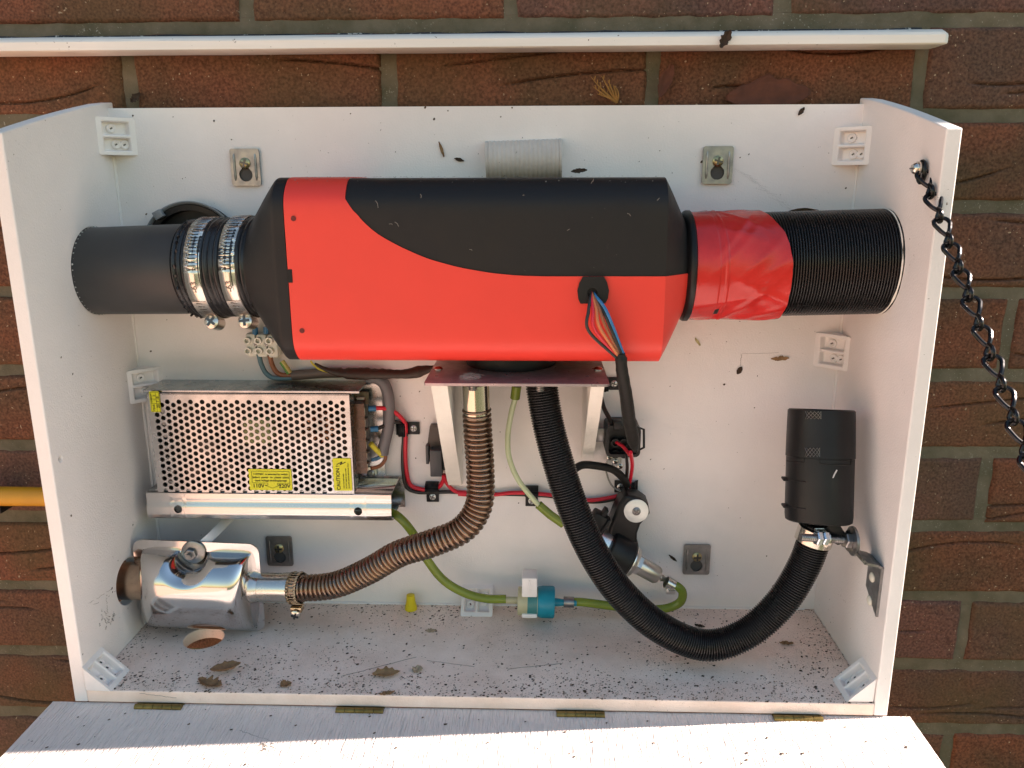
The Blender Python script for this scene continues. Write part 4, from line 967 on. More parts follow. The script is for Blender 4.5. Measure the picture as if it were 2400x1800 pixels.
for i in range(len(pr) - 1):
    for k in range(SG): fs.append((i * SG + k, i * SG + (k + 1) % SG, (i + 1) * SG + (k + 1) % SG, (i + 1) * SG + k))
cp.add(vs, fs).build('blue_cap', BL_, ff, angle=50)
MB().lathe(cs + ad * .0168, ad, [(0, .0042), (.011, .0032), (.022, .0032)], 18).build('blue_nozzle', BL_, ff)
kc = at(1333, 1411, -.033); spring = MB().lathe(kc - ad * .005, ad, [(0, .0049), (.010, .0049), (.010, .0054), (0, .0054), (0, .0049)], 24, close=False).build('spring_clip', ZINC, ff)
fc = thing('filter_clip', 'white plastic spring clip gripping the fuel filter', 'clip', at(1240, 1376, -.03))
q = at(1241, 1377, -.049); MB().box((q.x, -.040, q.z), (.0150, .020, .0205), .0012).box((q.x, -.0505, q.z + .001), (.0022, .0012, .0150), .0005).build('clip_jaw', WPLAST, fc)
q = at(1241, 1440, -.045); MB().box((q.x, -.032, q.z - .0005), (.0150, .032, .0042), .001).build('clip_foot', WPLAST, fc)
q = at(1241, 1410, -.002); MB().box((q.x, -.009, q.z), (.0150, .0170, .0300), .001).build('clip_base', WPLAST, fc)

# ------------------------------------------------------------------ fuel pump
fp = thing('fuel_pump', 'silver dosing pump held in a black rubber mount behind the hose', 'fuel pump', at(1455, 1300, -.03))
op = [(1466, 1160), (1500, 1168), (1520, 1182), (1524, 1205), (1501, 1232), (1494, 1252), (1493, 1276), (1485, 1301), (1471, 1328), (1452, 1354), (1432, 1356), (1414, 1335), (1412, 1305), (1424, 1270), (1428, 1240), (1441, 1205), (1452, 1180)]
o2 = [(at(x, y, -.034).x, at(x, y, -.034).z) for x, y in op]
ob = MB().plate(o2, [], .026, lambda a, b, d: Vector((a, -.034 + d, b))).build('rubber_mount', RUBBER, fp, angle=40)
bv = ob.modifiers.new('soft_edges', 'BEVEL'); bv.width = .003; bv.segments = 3; bv.limit_method = 'ANGLE'; bv.angle_limit = R(50)
ob2 = MB(); pa = at(1392, 1270, -.030); pb = at(1556, 1360, -.030); pd = (pb - pa).normalized()
MB().lathe(at(1440, 1297, -.028), pd, [(-.012, .0215), (-.010, .0235), (.012, .0235), (.015, .0205)], 40).build('mount_barrel', RUBBER, fp)
SIL = M('satin_silver', (.68, .67, .64), .30, 1.0, rvar=.06)
MB().lathe(at(1412, 1276, -.028), pd, [(-.010, .012), (-.008, .0150), (.0, .0162), (.003, .0162)], 40).build('rear_collar', SIL, fp)
c1 = at(1474, 1312, -.028)
MB().lathe(c1, pd, [(-.004, .0168), (.0015, .0168), (.003, .0155), (.0055, .0150), (.0065, .0110)], 40).build('front_collar', SIL, fp)
MB().lathe(c1 + pd * .006, pd, [(0, .0105), (.0055, .0105)], 6).build('hex_collar', SIL, fp, smooth=False)
MB().lathe(c1 + pd * .0115, pd, [(0, .0092), (.020, .0092), (.0225, .0078), (.0226, .003), (.026, .0026), (.0265, .0036), (.029, .0026), (.034, .0026)], 32).build('pump_barrel', M('pump_alu', (.60, .58, .54), .32, 1.0), fp)
cj = at(1569, 1368, -.031); MB().lathe(cj - pd * .004, pd, [(0, .0056), (.0085, .0056), (.0085, .0062), (0, .0062), (0, .0056)], 24, close=False).box(cj + Vector((.001, -.004, -.006)), (.009, .003, .006), .0008).build('spring_clip', SIL, fp)
MB().box(at(1399, 1222, -.034), (.015, .016, .020), .002, rot=Matrix.Rotation(R(28), 3, 'Y')).box(at(1412, 1240, -.038), (.003, .012, .026), .0008, rot=Matrix.Rotation(R(30), 3, 'Y')).box(at(1417, 1200, -.036), (.004, .010, .008), .0006, rot=Matrix.Rotation(R(30), 3, 'Y')).build('pump_plug', BLACKP, fp)
wc = at(1492, 1200, -.038); MB().lathe((wc.x, -.0345, wc.z), (0, -1, 0), [(0, .0118), (.0016, .0118), (.0018, .0114), (.0018, 0)], 40).build('mount_washer', M('pale_washer', (.72, .73, .70), .4, .35), fp)
screw(fp, (wc.x, -.0364, wc.z), (0, -1, 0), .0041, ZINC, 'mount_screw', roll=.2)
MB().cyl((wc.x, -.001, wc.z), (wc.x, -.009, wc.z), .006, 14).build('mount_spacer', RUBBER, fp)

# ------------------------------------------------------------------ wiring
def wire(name, label, pts, r, mat, cat='wire', group=None, seg=10, n=90):
    t = tag(MB().tube(spline(pts, n), r, seg).build(name, mat), label, cat, group); return t
# harness out of the heater
hn = thing('wiring_harness', 'bundle of coloured wires from the heater grommet ending in black sleeve', 'wiring harness', at(1388, 688, -.128))
src = at(1388, 687, FY)
for i, (mt_, o1, o2_) in enumerate(((BLKW, (-9, 40), (-4, 100)), (REDW, (2, 38), (10, 96)), (ORW, (10, 36), (22, 92)), (BROWNW, (17, 34), (34, 86)), (BLKW, (24, 36), (44, 86)), (BLUEW, (27, 28), (48, 78)))):
    e = at(1444 + 4.0 * i, 838, -.137 + .001 * (i % 2))
    pts = [src + Vector((.0004 * (i - 2), .004, 0)), src + Vector((.0005 * (i - 2), -.004, -.001)), at(1388 + o1[0], 690 + o1[1], -.140), at(1388 + o2_[0] - 4, 690 + o2_[1] - 14, -.143), e]
    MB().tube(spline(pts, 50), .0013, 8).build('wire', mt_, hn)
sp = [at(1455, 828, -.137), at(1458, 870, -.134), at(1467, 925, -.122), at(1475, 985, -.104), at(1484, 1030, -.088), at(1490, 1056, -.078)]
MB().tube(spline(sp, 60), lambda i: (.0046 + .0010 * min(1, i / 30) - (.0012 if i < 2 else 0)) * (1 if i < 52 else 1 - (i - 52) / 12) + .0004 * noise.noise(Vector((i * .3, 0, 0))), 14).build('cloth_sleeve', TAPE, hn)
wire('red_wire', 'red wire dropping from the taped harness end to the black clip', [at(1478, 1060, -.070), at(1482, 1090, -.040), at(1478, 1120, -.016), at(1472, 1150, -.008)], .0018, REDW)
wire('black_wire', 'black wire alongside the red wire below the harness end', [at(1468, 1062, -.050), at(1470, 1095, -.030), at(1468, 1125, -.012), at(1467, 1150, -.007)], .0016, BLKW)
wire('red_wire', 'short pink red wire plugging into the black connector', [at(1445, 1037, -.036), at(1458, 1045, -.044), at(1468, 1056, -.052), at(1476, 1066, -.062)], .0016, REDW, n=30)
cn = thing('plug_connector', 'black multi pin plug connector beside the right wooden gusset', 'connector', at(1460, 1036, -.02))
q0 = at(1421, 998, -.034); q1 = at(1500, 1072, -.034); fr = lambda a, b, d: Vector((a, -.034 + d, b))
MB().plate(rrect(q0.x, q1.z, q1.x, q0.z, .005), [rrect(q0.x + .0028, q1.z + .0028, q1.x - .0028, q0.z - .0028, .003)], .030, fr).build('shell', BLACKP, cn, angle=30)
MB().box(((q0.x + q1.x) / 2, -.013, (q0.z + q1.z) / 2), (q1.x - q0.x - .005, .014, q0.z - q1.z - .005)).build('insert', BLACKP, cn, smooth=False)
for k in range(4):
    x_ = at(1442 + 20 * (k % 2), 1037 + 26 * (k // 2), -.024); MB().lathe((x_.x, -.0205, x_.z), (0, -1, 0), [(0, .0042), (.006, .0042), (.006, .003), (.001, .003), (.001, 0)], 16).build('pin_socket', BLACKP, cn)
lt = at(1503, 1030, -.03); MB().tube([lt + Vector((-.004, 0, .012)), lt + Vector((.002, 0, .010)), lt + Vector((.0028, 0, -.008)), lt + Vector((-.003, 0, -.011))], .0012, 8).build('latch', BLACKP, cn)
q = at(1447, 994, -.03); MB().box(q, (.008, .010, .008), .001).build('key_tab', BLACKP, cn)
q = at(1412, 1021, -.012); MB().box((q.x, -.010, q.z), (.012, .002, .014), .0005).build('metal_tab', ZINC, cn)
wire('black_wire', 'black lead rising behind the right gusset to the plug connector', [at(1436, 994, -.028), at(1425, 975, -.022), at(1415, 955, -.012), at(1408, 930, -.006)], .0023, BLKW, n=30)
cbk = thing('clear_connector', 'small clear plastic terminal with bare screws below the plug connector', 'terminal', at(1440, 1082, -.01))
q = at(1440, 1080, -.012); MB().box((q.x, -.006, q.z), (.014, .010, .012), .0015).build('clear_body', M('clear_nylon', (.7, .69, .64), .25, trans=.4), cbk)
for dx, dz_ in ((-.005, .003), (.001, -.001), (.006, -.006)): screw(cbk, (q.x + dx, -.0112, q.z + dz_), (0, -1, 0), .0026, STEEL)
wire('black_wire', 'taped black lead arching from the hose to the lower right clip', [at(1340, 1104, -.050), at(1365, 1090, -.042), at(1400, 1092, -.036), at(1435, 1100, -.030), at(1458, 1118, -.022), at(1470, 1137, -.012)], .0038, TAPE, seg=12)
wire('grey_wire', 'thin loop of grey wire round the lower right clip screw', [at(1421, 1085, -.012), at(1422, 1110, -.012), at(1434, 1138, -.014), at(1455, 1151, -.014), at(1471, 1147, -.014), at(1471, 1136, -.013)], .0009, M('thin_grey_wire', (.22, .21, .19), .4))
# twin run from the power supply
RP = [at(876, 957, -.020), at(900, 957, -.016), at(925, 966, -.012), at(945, 985, -.008), at(951, 1003, -.006), at(950, 1060, -.004), at(953, 1105, -.004), at(962, 1136, -.004), at(985, 1146, -.004), at(1012, 1147, -.005), at(1030, 1140, -.006), at(1039, 1125, -.008), at(1040, 1112, -.010)]
wire('red_wire', 'red wire from the power supply bending down to the fuse holder', RP, .0021, REDW, n=140)
BPt = [at(884, 1005, -.020), at(905, 996, -.014), at(925, 989, -.010), at(942, 994, -.006), at(947, 1010, -.004), at(944, 1060, -.0035), at(945, 1105, -.0035), at(952, 1140, -.0035), at(975, 1153, -.0035), at(1013, 1154, -.004), at(1060, 1153, -.004), at(1110, 1158, -.004), at(1180, 1158, -.004), at(1245, 1160, -.004), at(1310, 1165, -.004), at(1380, 1176, -.004), at(1430, 1172, -.004), at(1466, 1160, -.005)]
wire('black_wire', 'black wire from the power supply running along the back to the pump', BPt, .0019, BLKW, n=200)
RP2 = [at(1040, 1112, -.010), at(1046, 1130, -.007), at(1062, 1148, -.005), at(1090, 1158, -.005), at(1150, 1160, -.0055), at(1200, 1155, -.006), at(1245, 1156, -.006), at(1300, 1161, -.006), at(1375, 1172, -.006), at(1430, 1166, -.006), at(1468, 1156, -.006)]
rw = thing('red_wire', 'red wire from the fuse holder running right behind both hoses', 'wire', at(1040, 1112, -.01))
MB().tube(spline(RP2, 140), .0020, 10).build('wire_run', REDW, rw)
q = at(1088, 1157, -.005); MB().cyl(q + Vector((-.006, 0, .0006)), q + Vector((.010, 0, -.0004)), .0030, 14).build('red_splice', REDW, rw)
for px, py, lab in ((873, 957, 'blue crimp terminal on the red wire at the power supply'), (878, 1005, 'blue crimp terminal on the black wire at the power supply')):
    a = at(px - 10, py + 1, -.022); b = at(px + 8, py, -.020)
    tag(MB().lathe(a, b - a, [(0, .0024), (.001, .0028), ((b - a).length * .6, .0028), ((b - a).length, .0032)], 14).build('blue_crimp', BLUECR), lab, 'crimp', 'blue crimp terminals')
wire('yellow_wire', 'short yellow striped earth wire at the lower terminal', [at(869, 1040, -.022), at(880, 1052, -.018), at(897, 1068, -.014)], .0027, YELW, n=24)
wire('blue_wire', 'short blue mains wire curling behind the yellow earth wire', [at(872, 1078, -.020), at(885, 1074, -.014), at(898, 1065, -.012)], .0019, M('mains_blue', (.10, .20, .32), .4), n=30)
wire('brown_wire', 'brown mains wire curling into the lowest terminal', [at(870, 1098, -.022), at(890, 1092, -.016), at(902, 1078, -.012), at(904, 1062, -.012)], .0019, BROWNW, n=40)
wire('grey_cable', 'thick grey mains cable looping down beside the power supply terminals', [at(860, 885, -.008), at(885, 888, -.010), at(903, 905, -.012), at(912, 945, -.012), at(910, 1000, -.012), at(900, 1045, -.012), at(897, 1064, -.012)], .0056, GREYC, 'cable', seg=16)
def pclip(px, py, sx, sz, label, wd=.0135):
    c = at(px, py, -.004); t = thing('cable_clip', label, 'cable clip', (c.x, 0, c.z), 'black cable clips on the back panel')
    MB().box((sx * .0075, -.0016, sz * .0075), (.0125, .0022, .0125), .0005).build('screw_tab', BLACKP, t, world=False)
    m = MB(); half = []
    for k in range(13):
        a = math.pi * k / 12; half.append((.0052 * math.cos(a), -.0012 - .0078 * math.sin(a)))
    for (a0, a1) in zip(half, half[1:]):
        if sx: m.add([(-sx * .003 + a0[0], a0[1], -wd / 2), (-sx * .003 + a1[0], a1[1], -wd / 2), (-sx * .003 + a1[0], a1[1], wd / 2), (-sx * .003 + a0[0], a0[1], wd / 2)], [(0, 1, 2, 3)])
        else: m.add([(-wd / 2, a0[1], -sz * .003 + a0[0]), (-wd / 2, a1[1], -sz * .003 + a1[0]), (wd / 2, a1[1], -sz * .003 + a1[0]), (wd / 2, a0[1], -sz * .003 + a0[0])], [(0, 1, 2, 3)])
    o = m.build('loop', BLACKP, t, world=False); sd = o.modifiers.new('thickness', 'SOLIDIFY'); sd.thickness = .0013
    screw(t, (sx * .0080, -.0026, sz * .0080), (0, -1, 0), .0033, M('pale_screw', (.66, .65, .62), .35, .8), world=False, roll=random.random())
    return t
pclip(950, 1005, 1, 0, 'black cable clip on the red and black wires beside the power supply')
pclip(1013, 1148, 0, -1, 'black cable clip holding the wires just below the fuse holder')
pclip(1246, 1158, 0, -1, 'black cable clip partly hidden by the pale fuel tube')
pclip(1473, 1142, -1, 0, 'black cable clip above the round pump washer')
pclip(1420, 900, 1, 0, 'black cable clip peeping out beside the right end of the steel shelf')
fu = thing('fuse_holder', 'dark grey blade fuse holder tucked beside the left wooden gusset', 'fuse holder', at(1020, 1020, -.01))
q0 = at(1009, 1060, -.026); q1 = at(1034, 1116, -.026)
FG = M('dark_grey_plastic', (.050, .050, .056), .4)
za_ = at(1020, 1056, -.026).z; zb_ = at(1020, 1117, -.026).z
MB().box(((q0.x + q1.x) / 2, -.017, (za_ + zb_) / 2), (.0112, .020, za_ - zb_), .0008).build('fuse_cap', FG, fu)
a = at(1022, 1030, -.010); MB().plate([(a.x - .0085, a.z - .006), (a.x - .0055, a.z + .014), (a.x + .0045, a.z + .014), (a.x + .009, a.z - .004), (a.x + .011, a.z - .018), (a.x - .0085, a.z - .018)], [], .011, lambda p, q_, d: Vector((p, -.013 + d, q_))).build('fuse_body', M('brownish_plastic', (.060, .045, .038), .45), fu, smooth=False)
q = at(1003, 1075, -.018); MB().box((q.x - .0005, -.014, q.z + .004), (.0030, .010, .0190), .0006).build('side_clip', FG, fu)
q = at(1046, 1085, -.012); MB().box((q.x, -.009, q.z + .002), (.0105, .012, .0180), .0008).build('side_wing', FG, fu)

# choc block with mains wires and taped bundle behind the heater
cbk = thing('terminal_strip', 'cream plastic screw terminal strip behind the lower left of the heater', 'terminal strip', at(610, 805, -.01))
NY_ = M('cream_nylon', (.66, .65, .58), .35, sss=.2)
c = at(613, 808, -.010); m = MB()
for k in range(3):
    x_ = c.x - .0095 + .0105 * k; m.box((x_, -.007, c.z - .0005 * k), (.0098, .0125, .0225), .002)
    for s_ in (-1, 1): m.lathe((x_ - .002, -.0125, c.z + s_ * .0050), (0, -1, 0), [(0, .0036), (.005, .0034), (.005, .0022), (.001, .002), (.001, 0)], 18)
m.build('strip_body', NY_, cbk)
for k in range(2): screw(cbk, (c.x - .0045 + .0105 * k, -.0135, c.z + .0012), (0, -1, 0), .0022, M('pale_screw', (0, 0, 0)))
for px, py in ((598, 776), (624, 774)):
    a = at(px, py + 8, -.010); tag(MB().cyl(a, at(px, py - 8, -.010), .0027, 12).build('blue_crimp', BLUECR), 'blue crimp sleeve on top of the cream terminal strip, ' + ('nearer the clamp screws' if px < 610 else 'touching the black heater end'), 'crimp', 'blue crimp terminals')
wire('grey_wire', 'short grey wire rising from a blue crimp behind the clamp screw', [at(600, 772, -.010), at(596, 762, -.011), at(590, 752, -.012), at(580, 735, -.014)], .0017, GREYB, n=20)
wire('blue_wire', 'blue mains wire curving down from the cream terminal strip', [at(607, 832, -.010), at(613, 855, -.010), at(625, 876, -.010), at(645, 886, -.010), at(690, 886, -.010)], .0024, GREYB, n=50)
wire('brown_wire', 'brown mains wire curving down from the cream terminal strip', [at(632, 833, -.010), at(638, 855, -.010), at(648, 872, -.010), at(662, 879, -.010), at(690, 880, -.010)], .0024, BROWNW, n=50)
yg = thing('earth_wire', 'cut green and yellow earth wire below the cream terminal strip', 'wire', at(670, 860, -.01))
a = at(661, 846, -.012); b = at(680, 874, -.012); MB().tube([a, a.lerp(b, .5), b], .0024, 12).build('yellow_half', M('earth_yellow', (.50, .40, .12), .45), yg)
MB().tube([a + Vector((-.0012, -.0012, -.0008)), b + Vector((-.0012, -.0012, -.0008))], .0015, 8).build('green_stripe', M('earth_green', (.10, .25, .05), .45), yg)
wire('grey_cable', 'brownish grey mains cable end lying along the top of the power supply', [at(686, 880, -.010), at(720, 877, -.011), at(760, 874, -.012), at(800, 873, -.013)], .0050, M('brown_grey_cable', (.115, .088, .075), .5), 'cable', seg=16)
wire('yellow_wire', 'thin yellow wire slipping out from under the red casing', [at(728, 846, -.014), at(736, 856, -.016), at(750, 866, -.018), at(772, 873, -.018)], .0009, YELW, n=24)
tb = MB(); TPp = [at(738, 852, -.018), at(765, 866, -.020), at(800, 874, -.020), at(850, 876, -.020), at(900, 876, -.020), at(955, 876, -.020), at(1000, 866, -.020), at(1022, 860, -.022)]
p_ = spline(TPp, 90); rad = [.0010, .0030, .0060, .0062, .0048, .0046, .0062, .0016]
tb.tube(p_, lambda i: (lambda t: rad[int(t)] + (rad[min(7, int(t) + 1)] - rad[int(t)]) * (t - int(t)))(i / 89 * 6.999) * (1 + .25 * noise.noise(Vector((i * .25, 3, 0)))), 14, flat=.7)
tag(tb.build('taped_cable', M('torn_black_tape', (.035, .022, .016), .5, bump=.6, bs=160)), 'dark crumpled taped cable bundle between heater and power supply', 'cable')

# white ribbed cylinder above the heater
rb = thing('ribbed_fitting', 'dusty white ribbed plastic fitting on the back panel above the heater', 'fitting', at(1228, 370, -.01))
a = at(1139, 370, -.008); b = at(1316, 364, -.008); q_ = spline([a, b], 24); n_ = 240; q_ = [a.lerp(b, k / n_) for k in range(n_ + 1)]
zr = .0155
MB().tube([p + Vector((0, .006, -.003)) for p in q_], lambda i: .0175 + (.00028 * math.cos(i / n_ * 2 * math.pi * 17) if 6 < i < n_ - 6 else .0004) , 48).build('ribbed_body', M('dusty_plastic', (.56, .495, .44), .5, var=.12, vs=60, specks=.25, speck_scale=200, speck_col=(.2, .17, .14)), rb, angle=60)

# ------------------------------------------------------------------ chain
chn = thing('safety_chain', 'black jack chain from the right panel down to the open flap', 'chain', (.337, -.131, .438))
CHM = M('chain_black', (.03, .03, .032), .24, .85)
def lm():
    A = [Vector((math.sin(R(t)) * .0046, 0, -math.cos(R(t)) * .0050 - .0012)) for t in range(-112, 113, 14)]
    B = [Vector((0, math.sin(R(t)) * .0040, .0150 + math.cos(R(t)) * .0045)) for t in range(-120, 121, 15)]
    return MB().tube(spline([Vector((.0004, -.0008, .0092)), Vector((-.0022, 0, .0062))] + A + [Vector((.0030, 0, .0050)), Vector((.0012, -.0016, .0098))] + B + [Vector((-.0002, .0022, .0100))], 100), .00132, 8)
l0 = lm().build('link', CHM, chn, world=False)
cs_ = Vector((.3368, -.138, .4325)); ce = Vector((.345, -.580, -.012)); Lc = (ce - cs_).length; nl = 27
def cpos(s):
    q = cs_.lerp(ce, s); q.z += .010 * 4 * s * (1 - s) * -1 * 0; q.x += .002 * math.sin(s * 3.1); return q
for i in range(nl):
    o = l0 if i == 0 else l0.copy()
    if i: COL.objects.link(o)
    a = cpos(i / nl); b = cpos((i + 1) / nl); d = (b - a).normalized(); s_ = (b - a).length / .0232
    xa = (Vector((1, -.15, 0)) + Vector((random.uniform(-.12, .12), random.uniform(-.12, .12), 0))); xa = (xa - d * xa.dot(d)).normalized(); ya = d.cross(xa)
    mw = Matrix((xa, ya, d)).transposed().to_4x4(); o.rotation_mode = 'QUATERNION'; o.rotation_quaternion = mw.to_quaternion(); o.location = a - Vector(chn.location); o.scale = (1.16, 1.1, s_)
csr = thing('chain_screw', 'round head screw and washer pinning the chain to the right panel', 'screw', (W2, -.1315, .4385))
MB().lathe((W2 - .0055, -.1315, .4385), (-1, 0, 0), [(-.0055, .0028), (0, .0028), (0, .0052), (.0012, .0052), (.0012, .0042), (.0030, .0042), (.0046, .0030), (.0050, 0)], 26).build('screw_head', STEEL, csr)
MB().box((W2 - .0103, -.1315, .4385), (.0008, .0070, .0010)).build('slot', DARKM, csr, smooth=False)
MB().tube([Vector((W2 - .003, -.1315 + .0050 * math.cos(a), .4360 + .0075 * math.sin(a))) for a in [2 * math.pi * k / 24 for k in range(25)]], .0017, 8).build('top_link', CHM, csr)

# yellow pipe on the left
yp = thing('yellow_pipe', 'yellow plastic pipe along the bricks entering behind the left panel', 'pipe', (-.5, -.01, .122))
MB().tube(spline([Vector((-1.1, -.0120, .1225)), Vector((-.7, -.0120, .1220)), Vector((-.3525, -.0130, .1220))], 60), lambda i: .0098 + .0002 * noise.noise(Vector((i * .5, 0, 0))), 24).build('pipe_wall', M('yellow_polythene', (.62, .30, .015), .4, var=.15, vs=30), yp)
q = at(8, 1198, -.006); MB().box((q.x - .010, .004, q.z + .004), (.022, .030, .010), .001).build('pipe_saddle', BLACKP, yp)

# yellow wall plug on the floor
q = atz(962, 1432, 0); tag(MB().lathe((q.x, q.y + .004, .0), (0, .0, 1), [(0, .0064), (.003, .0062), (.009, .0048), (.016, .0042), (.0165, .003), (.0165, 0)], 22).build('yellow_plug', M('yellow_cap_plastic', (.66, .52, .01), .4)), 'small yellow plastic cap standing on the floor at the back', 'cap')

# ------------------------------------------------------------------ litter: leaves, grit, fluff
LEAFM = [M('dry_leaf_brown', (.30, .165, .075), .7, var=.5, vs=160), M('dry_leaf_tan', (.34, .20, .09), .7, var=.5, vs=160), M('dry_leaf_pale', (.45, .36, .24), .7, var=.3, vs=160), M('dry_leaf_dark', (.05, .03, .018), .8, var=.4, vs=160)]
def leaf(px, py, L_, Wd, ang, mat, label, plane='floor', curl=.5, jag=.25, seed=0, lift=.0):
    rnd = random.Random(seed + int(px)); NU, NV = 22, 10
    c = atz(px, py, .0004) if plane == 'floor' else (at(px, py, plane) if isinstance(plane, float) else plane)
    t = tag(bpy.data.objects.new('dry_leaf', None), label, 'leaf', 'dead leaves blown into the cabinet'); 
    m = MB(); ca, sa = math.cos(R(ang)), math.sin(R(ang))
    def fn(u, v):
        s = (v - .5) * 2; wdt = Wd * (math.sin(math.pi * min(1, u * .96 + .02)) ** .8) * (1 + jag * noise.noise(Vector((u * 9, s * .8 + seed, px)))) / 2
        a = (u - .5) * L_; b = s * wdt; hgt = lift + curl * (abs(s) * wdt * .9 + L_ * .35 * (u - .5) ** 2 * 2) + .0012 * noise.noise(Vector((u * 5, s * 2, seed)))
        x = a * ca - b * sa; y = a * sa + b * ca
        return c + (Vector((x, y, max(.0003, hgt))) if plane == 'floor' else Vector((x, -max(.0003, hgt), y)))
    bpy.data.objects.remove(t)
    m.grid(NU, NV, fn); o = m.build('dry_leaf', mat, None, fixn=False, angle=70)
    sd = o.modifiers.new('thickness', 'SOLIDIFY'); sd.thickness = .0003
    tag(o, label, 'leaf', 'dead leaves blown into the cabinet'); return o
leaf(530, 1578, .026, .013, 25, LEAFM[0], 'arched brown leaf with a long stalk near the front left hinge', curl=.9, seed=1, lift=.003)
leaf(492, 1605, .026, .012, -20, LEAFM[0], 'torn reddish brown leaf scrap just left of the arched leaf', curl=.6, jag=.9, seed=2)
leaf(670, 1606, .010, .010, 40, LEAFM[0], 'small square brown leaf fragment on the floor below the muffler neck', curl=.5, jag=.8, seed=3)
leaf(905, 1583, .024, .013, 8, LEAFM[1], 'curled tan leaf in the middle of the dusty floor', curl=.7, jag=.5, seed=4)
leaf(978, 1570, .011, .009, 70, LEAFM[2], 'pale translucent leaf scrap right of the curled tan leaf', curl=.4, seed=5)
leaf(1010, 1478, .011, .006, 5, LEAFM[2], 'faint pinkish leaf flake below the white joint block', curl=.2, jag=.8, seed=6)
leaf(908, 1625, .013, .005, 20, LEAFM[0], 'thin brown leaf shred at the front edge below the tan leaf', curl=.4, jag=.8, seed=7)
leaf(1843, 1510, .013, .0055, -5, LEAFM[0], 'small brown leaf curl on the floor under the hose bend', curl=.8, seed=8)
leaf(1640, 1468, .010, .004, -25, LEAFM[3], 'narrow dark leaf curl on the floor inside the hose bend', curl=.7, seed=9)
leaf(1828, 840, .017, .0045, 3, LEAFM[1], 'small serrated tan leaf stuck to the back panel below the red tape', plane=-.0006, curl=.2, jag=.7, seed=10)
leaf(1733, 868, .008, .005, 60, LEAFM[3], 'dark pointed leaf tip stuck on the back panel', plane=-.0006, curl=.3, seed=11)
leaf(1577, 1308, .011, .0028, -40, LEAFM[3], 'dark needle shaped leaf beside the lower right hanger plate', plane=-.0006, curl=.2, seed=12)
leaf(1035, 350, .014, .0028, -72, LEAFM[1], 'thin curled grey brown leaf on the back panel above the heater', plane=-.0008, curl=.5, seed=13)
leaf(1076, 374, .009, .003, -15, LEAFM[3], 'black leaf flake on the back panel left of the ribbed fitting', plane=-.0006, curl=.5, seed=14)
leaf(1357, 400, .014, .004, 5, LEAFM[3], 'dark leaf scrap resting on the top of the heater', plane=-.030, curl=.4, jag=.6, seed=15)
leaf(1878, 261, .008, .0035, 55, LEAFM[3], 'small dark seed husk near the top edge of the back panel', plane=-.0006, curl=.5, seed=16)
leaf(1699, 92, .016, .008, 62, LEAFM[3], 'dark shrivelled leaf caught on the front of the white batten', plane=-.0142, curl=.8, jag=.7, seed=17)
leaf(1635, 801, .009, .0026, -55, M('pale_stalk', (.45, .40, .2), .6), 'short pale green stalk stuck to the back panel below the heater', plane=-.0006, curl=.3, seed=18)
# conifer sprig on the bricks
sg = thing('conifer_sprig', 'golden dry conifer sprig lodged on the bricks above the cabinet', 'sprig', at(1425, 215, .012))
SGM = M('dry_conifer', (.34, .17, .04), .7, var=.3, vs=200); m = MB()
base = at(1445, 240, .014)
for k, (tx, ty) in enumerate(((1385, 180), (1390, 203), (1410, 178), (1425, 188), (1438, 200), (1447, 208), (1400, 220))):
    e = at(tx, ty, .011); mid = base.lerp(e, .5) + Vector((.002 * (k - 3) * .3, -.002, 0)); m.tube(spline([base, mid, e], 14), lambda i: .0013 * (1 - i / 16), 6)
    for j in range(5):
        q = base.lerp(e, .35 + .13 * j); m.tube([q, q + Vector((random.uniform(-.003, .001), -.0008, random.uniform(.001, .004)))], .0006, 4)
m.build('sprig_fronds', SGM, sg)
# leaf pile behind the top edge at the right
leaf(1800, 222, .075, .030, 3, M('red_leaf', (.11, .035, .018), .75, var=.4, vs=60), 'large reddish brown leaf wedged behind the top edge of the cabinet', plane=.0135, curl=.10, jag=.35, seed=20)
leaf(1560, 190, .030, .012, 70, M('red_leaf', (0, 0, 0)), 'narrow twisted reddish leaf standing in the mortar joint above the cabinet', plane=.0145, curl=.4, jag=.5, seed=21)
leaf(318, 228, .013, .006, 40, LEAFM[3], 'black moss tuft in the mortar joint over the top left corner', plane=.016, curl=.5, jag=.9, seed=22)
# loose grit on the floor and on the flap: uncountable
def grit(name, n, fn, mat, smin, smax):
    m = MB()
    for _ in range(n):
        p, nrm = fn(); s = smin + (smax - smin) * random.random() ** 3.5; k = random.choice((4, 5, 6)); u = nrm.orthogonal(); v = nrm.cross(u); a0 = random.uniform(0, 6.3); st = random.uniform(.5, 1)
        vs = [p + nrm * s * .5] + [p + (u * math.cos(a0 + 2 * math.pi * i / k) + v * math.sin(a0 + 2 * math.pi * i / k) * st) * s * random.uniform(.7, 1.2) + nrm * .0001 for i in range(k)]
        m.add(vs, [(0, 1 + i, 1 + (i + 1) % k) for i in range(k)])
    o = m.build(name, mat, None, fixn=False, smooth=False); o['kind'] = 'stuff'; return o
def on_floor():
    while True:
        x = random.uniform(-W2, W2); y = -D * random.random()
        e = min(x + W2, W2 - x, D + y, -y); f = .07 + .80 * math.exp(-e / .011) + .75 * max(0, noise.noise(Vector((x * 14, y * 14, 1)))) + .12 * math.exp(-(x + W2) / .12)
        if y < -.125: f += .30
        if (x - fh[0]) ** 2 + (y - fh[1]) ** 2 < .0195 ** 2: continue
        if random.random() < f: return Vector((x, y, .0002)), Z
GRM = M('dark_grit', (.075, .052, .036), .9)
grit('floor_grit', 2900, on_floor, GRM, .00016, .00125)
grit('floor_dust', 9500, on_floor, M('brown_grit', (.26, .185, .13), .9), .00014, .0008)
def on_back():
    x = random.uniform(-W2, W2); z_ = random.random() ** .8 * HB; return Vector((x, -.0002, z_)), -Y
